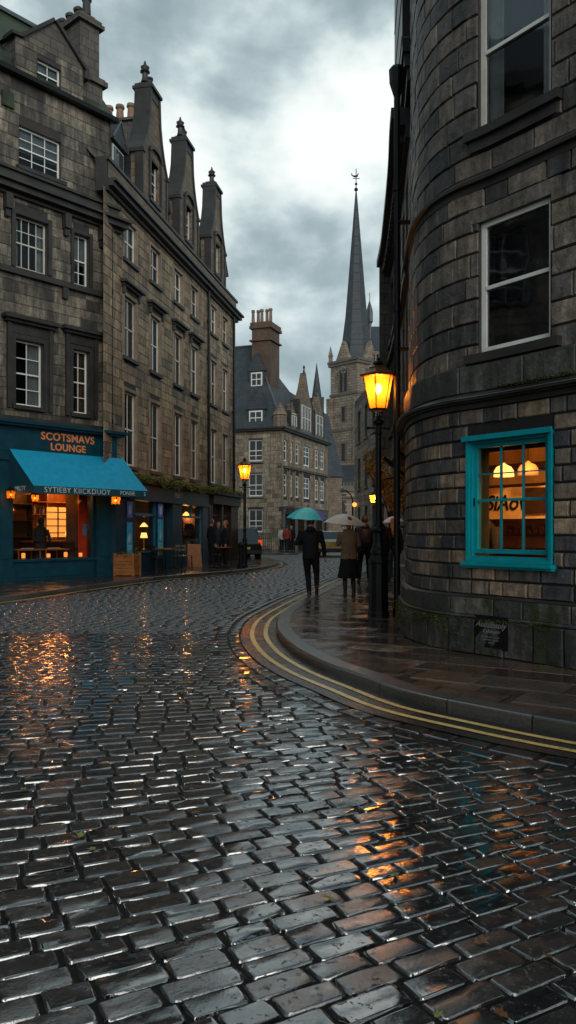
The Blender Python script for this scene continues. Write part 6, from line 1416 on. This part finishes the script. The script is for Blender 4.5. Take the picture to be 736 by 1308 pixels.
person('woman in brown coat and black skirt under the cream umbrella', P2, rad(4), 1.62, legs=[((-.08, 0, .92), (-.085, .03, .5), (-.085, -.02, .09)), ((.08, 0, .92), (.085, .02, .5), (.10, -.06, .09))], arms=[((-.17, 0, 1.40), (-.24, .06, 1.15), (-.10, .26, 1.24)), ((.17, 0, 1.40), (.235, .02, 1.14), (.16, .2, 1.02))], top='coat', topmat=BRN, legmat=BLKT, coat=.84, skirt=(.42, BLKT), female=1, boots=.28, hair=(.10, .05, .025))
CRM = cloth('umbrella_cream', (.9, .80, .68), .6); CRM2 = cloth('umbrella_beige', (.8, .66, .54), .6)
umbrella('cream umbrella held by the woman in the brown coat', (1.20, 16.15, 1.80), .45, .22, [CRM, CRM, CRM2, CRM], tilt=(rad(2), rad(6)), grip=.62)
person('man in dark blue jacket with dark backpack walking behind the woman', (1.98, 20.2, .1), rad(6), 1.74, legs=[((-.09, 0, .92), (-.10, .12, .52), (-.16, -.05, .09)), ((.09, 0, .92), (.12, .1, .5), (.14, .12, .09))], topmat=NVY, legmat=BLKT, hood=1)
t = thing('backpack', 'dark backpack worn by the man in the blue jacket', 'backpack', (1.98, 20.02, 1.02), rad(6)); B = MB(); B.tube([(0, 0, 0), (0, -.01, .05), (0, -.02, .25), (0, 0, .42), (0, .02, .48)], [(.11, .06), (.15, .09), (.15, .09), (.13, .07), (.05, .03)], 14); B.build('pack', NVY, t, smooth=True)
for sx in (-1, 1): B = MB(); B.tube([(sx * .09, .08, .05), (sx * .12, .13, .25), (sx * .10, .14, .42), (sx * .08, .04, .46)], .015, 6); B.build('strap', NVY, t)
B = MB(); B.tube([(0, -.10, .06), (0, -.11, .12), (0, -.10, .2)], [(.09, .02), (.1, .03), (.09, .02)], 10); B.build('pocket', BLK, t)
person('person in dark jacket between the street lamp and the downpipe', (2.42, 20.4, .1), rad(-5), 1.76, topmat=BLK, legmat=BLKT, hood=1)
person('long haired woman in blue jeans under the pale umbrella', (2.80, 20.9, .1), rad(0), 1.68, topmat=NVY, legmat=JEAN, hair=(.28, .12, .04), hairlen=.45, female=1)
umbrella('small pale umbrella over the long haired woman', (2.82, 21.1, 1.84), .32, .16, [cloth('umbrella_pale', (.8, .82, .8), .6)], tilt=(0, rad(-5)), grip=.6)
t = thing('shopping_bag', 'orange brown bag hanging beside the lamp post', 'bag', (2.24, 20.2, .42)); B = MB(); B.tube([(0, 0, 0), (0, 0, .04), (0, 0, .38)], [(.12, .05), (.15, .07), (.12, .03)], 4); B.build('body', plain('orange_brown_bag', (.5, .16, .04), .6), t); B = MB(); B.tube([(-.08, 0, .37), (-.05, 0, .47), (.05, 0, .47), (.08, 0, .37)], .008, 6); B.build('handle', DWOOD, t)
person('distant pedestrian in a white top by the corner doorway', (-.40, 50.6, .1), rad(30), 1.62, topmat=cloth('white_top', (.5, .5, .48)), legmat=BLKT, vox=.02)
person('distant pedestrian in a red top by the corner doorway', (-.08, 50.4, .1), rad(-20), 1.68, topmat=cloth('red_top', (.28, .04, .03)), legmat=BLKT, vox=.02)
person('third distant pedestrian in dark clothes by the corner doorway', (.22, 51.0, .1), rad(160), 1.68, topmat=BLK, legmat=BLKT, vox=.02)
person('person in dark jacket standing at the far cafe table', on_left(270, 725), rad(-60), 1.78, topmat=BLK, legmat=BLKT, vox=.016)
person('person with reddish hair at the far cafe table', on_left(288, 724), rad(110), 1.72, topmat=cloth('charcoal_coat', (.02, .02, .022)), legmat=BLKT, hair=(.32, .09, .03), vox=.016)
person('person in dark coat leaning by the brown shopfront', on_left(279, 721), rad(200), 1.70, topmat=NVY, legmat=BLKT, vox=.016)

# ------------------------------------------------------------------ cars
def car(label, P, rz, bodymat, kind='suv', name='parked_car'):
    """local +y = rear towards the viewer is -y"""
    t = thing(name, label, 'car', P, rz); B = MB(); N = 18
    H0, H1 = .28, .92; roof = 1.62 if kind == 'suv' else 1.45; Wd = .90
    def ring(y, w, z0, z1, tw, r=.12):
        P_ = [(-w + r, z0), (w - r, z0), (w, z0 + r), (w, z0 + (z1 - z0) * .6), (tw, z1), (-tw, z1), (-w, z0 + (z1 - z0) * .6), (-w, z0 + r)]
        return [(x, y, z) for x, z in P_]
    sec = [(-2.15, .80, .40, .80, .70), (-2.05, .86, .30, .98, .76), (-1.6, Wd, .26, 1.0, .80), (0, Wd, .26, .98, .80), (1.2, Wd, .26, .95, .78), (1.9, .85, .28, .84, .70), (2.1, .74, .38, .70, .6)]
    vs = []; fs = []
    for s in sec: vs += ring(s[0], s[1], s[2], s[3], s[4])
    for j in range(len(sec) - 1):
        for i in range(8): i2 = (i + 1) % 8; fs.append((j * 8 + i, j * 8 + i2, (j + 1) * 8 + i2, (j + 1) * 8 + i))
    fs.append(tuple(range(7, -1, -1))); fs.append(tuple((len(sec) - 1) * 8 + i for i in range(8))); B.add(vs, fs)
    yr = -1.98 if kind == 'suv' else -1.5
    ys = [(yr - .05, .78, .97), (yr + .28, .64, roof - .06), (yr + .7, .64, roof), (.2, .62, roof), (.55, .60, roof - .05), (1.25, .76, .94)]
    vs = []; fs = []
    for y, w, z in ys: vs += [(-w, y, z), (w, y, z)]
    # roof skin as thin shell
    for j in (1, 2, 3): a = 2 * j; fs.append((a, a + 1, a + 3, a + 2))
    B.add(vs, fs)
    for a, b in ((0, 1), (4, 5), (3, 4)):
        for sx in (-1, 1): B.tube([(sx * ys[a][1], ys[a][0], ys[a][2]), (sx * ys[b][1], ys[b][0], ys[b][2])], .035, 6)
    for y in (-.6, .35):
        for sx in (-1, 1): B.tube([(sx * .79, y, .97), (sx * .63, y, roof - .02)], .03, 6)
    o = B.build('body', bodymat, t); 
    GLS = plain('car_glass', (.02, .025, .028), .04, var=.1, bmp=0, coat=1)
    B = MB(); e = .012; q = [(-.75, yr - .055, .99), (.75, yr - .055, .99), (.6, yr + .27, roof - .07), (-.6, yr + .27, roof - .07)]; B.add(q, [(0, 1, 2, 3)]); B.add([(-.73, 1.24, .96), (.73, 1.24, .96), (.57, .57, roof - .06), (-.57, .57, roof - .06)], [(1, 0, 3, 2)])
    for sx in (-1, 1): B.add([(sx * .785, yr, .99), (sx * .785, 1.15, .95), (sx * .615, .5, roof - .07), (sx * .635, yr + .3, roof - .07)], [(0, 1, 2, 3)])
    B.build('windows', GLS, t)
    for y in (-1.35, 1.35):
        for sx in (-1, 1):
            w = MB(); x0, x1 = sx * .68, sx * .91; R_ = .34 if kind == 'suv' else .31; pr = [(.19, 0), (R_ - .04, 0), (R_, .04), (R_, .18), (R_ - .04, .23), (.19, .23)]
            vs = []; fs = []; n = 20
            for r, q_ in pr:
                for i in range(n): a = 2 * math.pi * i / n; vs.append((sx * (.68 + q_), y + r * math.cos(a), R_ + r * math.sin(a)))
            for j in range(len(pr) - 1):
                for i in range(n): i2 = (i + 1) % n; fs.append((j * n + i, j * n + i2, (j + 1) * n + i2, (j + 1) * n + i))
            w.add(vs, fs); wo = w.build('wheel', plain('tyre_rubber', (.012, .012, .012), .8), t)
            r = MB(); vs = [(sx * .89, y, R_)] + [(sx * .88, y + .2 * math.cos(2 * math.pi * i / 10), R_ + .2 * math.sin(2 * math.pi * i / 10)) for i in range(10)]; r.add(vs, [(0, 1 + i, 1 + (i + 1) % 10) for i in range(10)]); r.build('rim', plain('alloy', (.35, .35, .36), .3, .9), wo)
    for sx in (-1, 1): B = MB(); B.box(sx * .76 - .09, sx * .76 + .09, -2.10, -1.9, .72, .98 if kind != 'suv' else 1.0); B.build('tail_light', emit('tail_red', (.9, .05, .01), .8 if kind == 'suv' else .0) if kind == 'suv' else plain('amber_lens', (.5, .12, .02), .2), t)
    B = MB(); B.box(-.26, .26, -2.17, -2.151, .55, .67); B.build('number_plate', plain('yellow_plate', (.65, .45, .06), .4), t)
    B = MB(); B.box(-.84, .84, -2.2, -2.0, .34, .5); B.build('bumper', plain('bumper_black', (.02, .02, .02), .5), t); 
    for sx in (-1, 1): B = MB(); B.obox((sx * .98, .85, .92), .2, .1, .13); B.build('wing_mirror', bodymat, t)
    return t
car('black car with red tail lights parked behind the slim street lamp', (-2.6, 40.0, .0), rad(14), plain('black_car_paint', (.012, .013, .014), .2, coat=1), 'suv')
t = car('silver car with a yellow band seen between the pedestrians', (2.5, 44.5, .0), rad(-4), plain('silver_car_paint', (.55, .58, .58), .25, .2, coat=1), 'sedan'); B = MB(); B.box(-.84, .84, -2.22, -2.15, .56, .86); B.build('yellow_band', plain('yellow_band_paint', (.62, .36, .03), .35), t)

# railing below the corner building window
t = thing('railing', 'low dark iron railing against the corner building', 'railing', (-3.9, 52.6, .1), rad(-20))
B = MB(); B.box(0, 3.0, -.02, .02, .82, .86); B.box(0, 3.0, -.02, .02, .1, .14)
for i in range(22): B.box(i * .142, i * .142 + .025, -.012, .012, .0, .95)
B.build('bars', IRON, t)

# ------------------------------------------------------------------ autumn tree, moss, leaves
def tree(label, P, z0, z1, R, n, mats, seed=1):
    t = thing('tree', label, 'tree', P); Rr = random.Random(seed); B = MB(); B.tube([(0, 0, 0), (.03, 0, .8), (0, .02, 1.6), (.05, 0, z0 + .6)], [.07, .055, .045, .03], 8); br = []
    for i in range(9):
        a = Rr.uniform(0, 6.28); e = Vector((math.cos(a) * R * .7, math.sin(a) * R * .7, Rr.uniform(z0 + .2, z1 - .2))); s = Vector((0, 0, Rr.uniform(1.3, z0 + .5))); B.tube([s, (s + e) / 2 + Vector((0, 0, -.05)), e], [.025, .016, .008], 6); br.append(e)
    B.build('trunk', DWOOD, t); B = MB()
    cl = [(b, Rr.uniform(.22, .42)) for b in br] + [(Vector((Rr.uniform(-R, R) * .7, Rr.uniform(-R, R) * .7, Rr.uniform(z0, z1))), Rr.uniform(.2, .4)) for _ in range(14)]
    for i in range(n):
        c, r = cl[Rr.randrange(len(cl))]; d = Vector((Rr.gauss(0, 1), Rr.gauss(0, 1), Rr.gauss(0, .9))).normalized() * r * Rr.random() ** .4; p = c + d; a = Vector((Rr.gauss(0, 1), Rr.gauss(0, 1), Rr.gauss(0, 1))).normalized(); b = a.cross(Vector((Rr.gauss(0, 1), Rr.gauss(0, 1), Rr.gauss(0, 1)))).normalized(); l = Rr.uniform(.03, .055)
        B.add([p - a * l, p + b * l * .6, p + a * l, p - b * l * .6], [(0, 1, 2, 3)], Rr.randrange(len(mats)))
    B.build('crown', mats, t)
tree('small autumn tree glowing orange behind the downpipe', (3.05, 23.3, .1), 1.9, 3.5, .8, 5200, [plain('leaf_orange', (.60, .26, .03), .6), plain('leaf_olive', (.26, .20, .03), .6), plain('leaf_rust', (.38, .14, .02), .6)])
MOSSD = [plain('wet_moss', (.06, .09, .012), .8), plain('wet_moss_brown', (.07, .065, .02), .8)]
o = ivy('plinth_moss', None, DC.f, DC.s(520) - 1.3, DC.s(590), -.02, .03, .48, .02, 6000, MOSSD, 12, None, hang=.34, lf=.2); tag(o, 'green moss growing over the plinth of the rounded corner', 'moss', None, 'stuff')
o = ivy('plinth_moss', None, DC.f, DC.s(590), DC.s(700), -.02, .04, .505, .02, 900, MOSSD, 13, None, hang=.06, lf=.2); tag(o, 'thin moss on top of the plinth below the teal window', 'moss', None, 'stuff')
o = ivy('string_moss', None, DC.f, DC.s(640), DC.s(733), -.06, .06, 2.97, .04, 1200, MOSSD, 14, None, hang=.02, lf=.22); tag(o, 'moss on the ledge above the teal window', 'moss', None, 'stuff')
Rn = random.Random(77); LV = [plain('fallen_leaf_ochre', (.28, .15, .03), .35), plain('fallen_leaf_brown', (.12, .05, .02), .35), plain('fallen_leaf_green', (.16, .18, .03), .35)]
lm = []
for m in LV:
    me = bpy.data.meshes.new('leaf'); vs = [(0, -.03, 0), (.018, -.01, .004), (.012, .0, .002), (.03, .018, .006), (.01, .015, .003), (0, .035, .008), (-.01, .015, .003), (-.028, .016, .005), (-.012, .0, .002), (-.018, -.012, .004)]; me.from_pydata(vs, [], [tuple(range(10))]); me.materials.append(m); lm.append(me)
for px, py in ((52, 1157), (97, 1072), (103, 1069), (337, 951), (78, 945), (250, 1040), (640, 1298), (560, 1300), (615, 1205), (160, 945), (30, 1010), (118, 1087), (700, 1225), (420, 1150), (505, 1120), (310, 868), (590, 1040), (226, 905), (660, 1120), (480, 1255)):
    Z = 1450 / (py - 678); k = Rn.randrange(3); o = bpy.data.objects.new('fallen_leaf', lm[k]); COL.objects.link(o); o.location = ((px - 368) / 1000 * Z, Z, .009); o.rotation_euler = (Rn.uniform(-.2, .2), Rn.uniform(-.2, .2), Rn.uniform(0, 6.28)); s = Rn.uniform(.5, 1.0); o.scale = (s, s, s)
    tag(o, 'small wet autumn leaf lying on the dark setts', 'leaf', 'fallen leaves on the setts')

# ------------------------------------------------------------------ damp air
def haze(d):
    m = bpy.data.materials.new('haze'); m.use_nodes = True; nt = m.node_tree; nt.nodes.clear(); out = nt.nodes.new('ShaderNodeOutputMaterial'); v = nt.nodes.new('ShaderNodeVolumePrincipled')
    v.inputs['Density'].default_value = d; v.inputs['Color'].default_value = (.95, .985, 1, 1); v.inputs['Anisotropy'].default_value = .3; nt.links.new(v.outputs[0], out.inputs['Volume'])
    o = MB().box(-260, 260, -60, 330, -1.7, 62).build('haze', m); o['kind'] = 'stuff'
if HAZE: haze(HAZE)
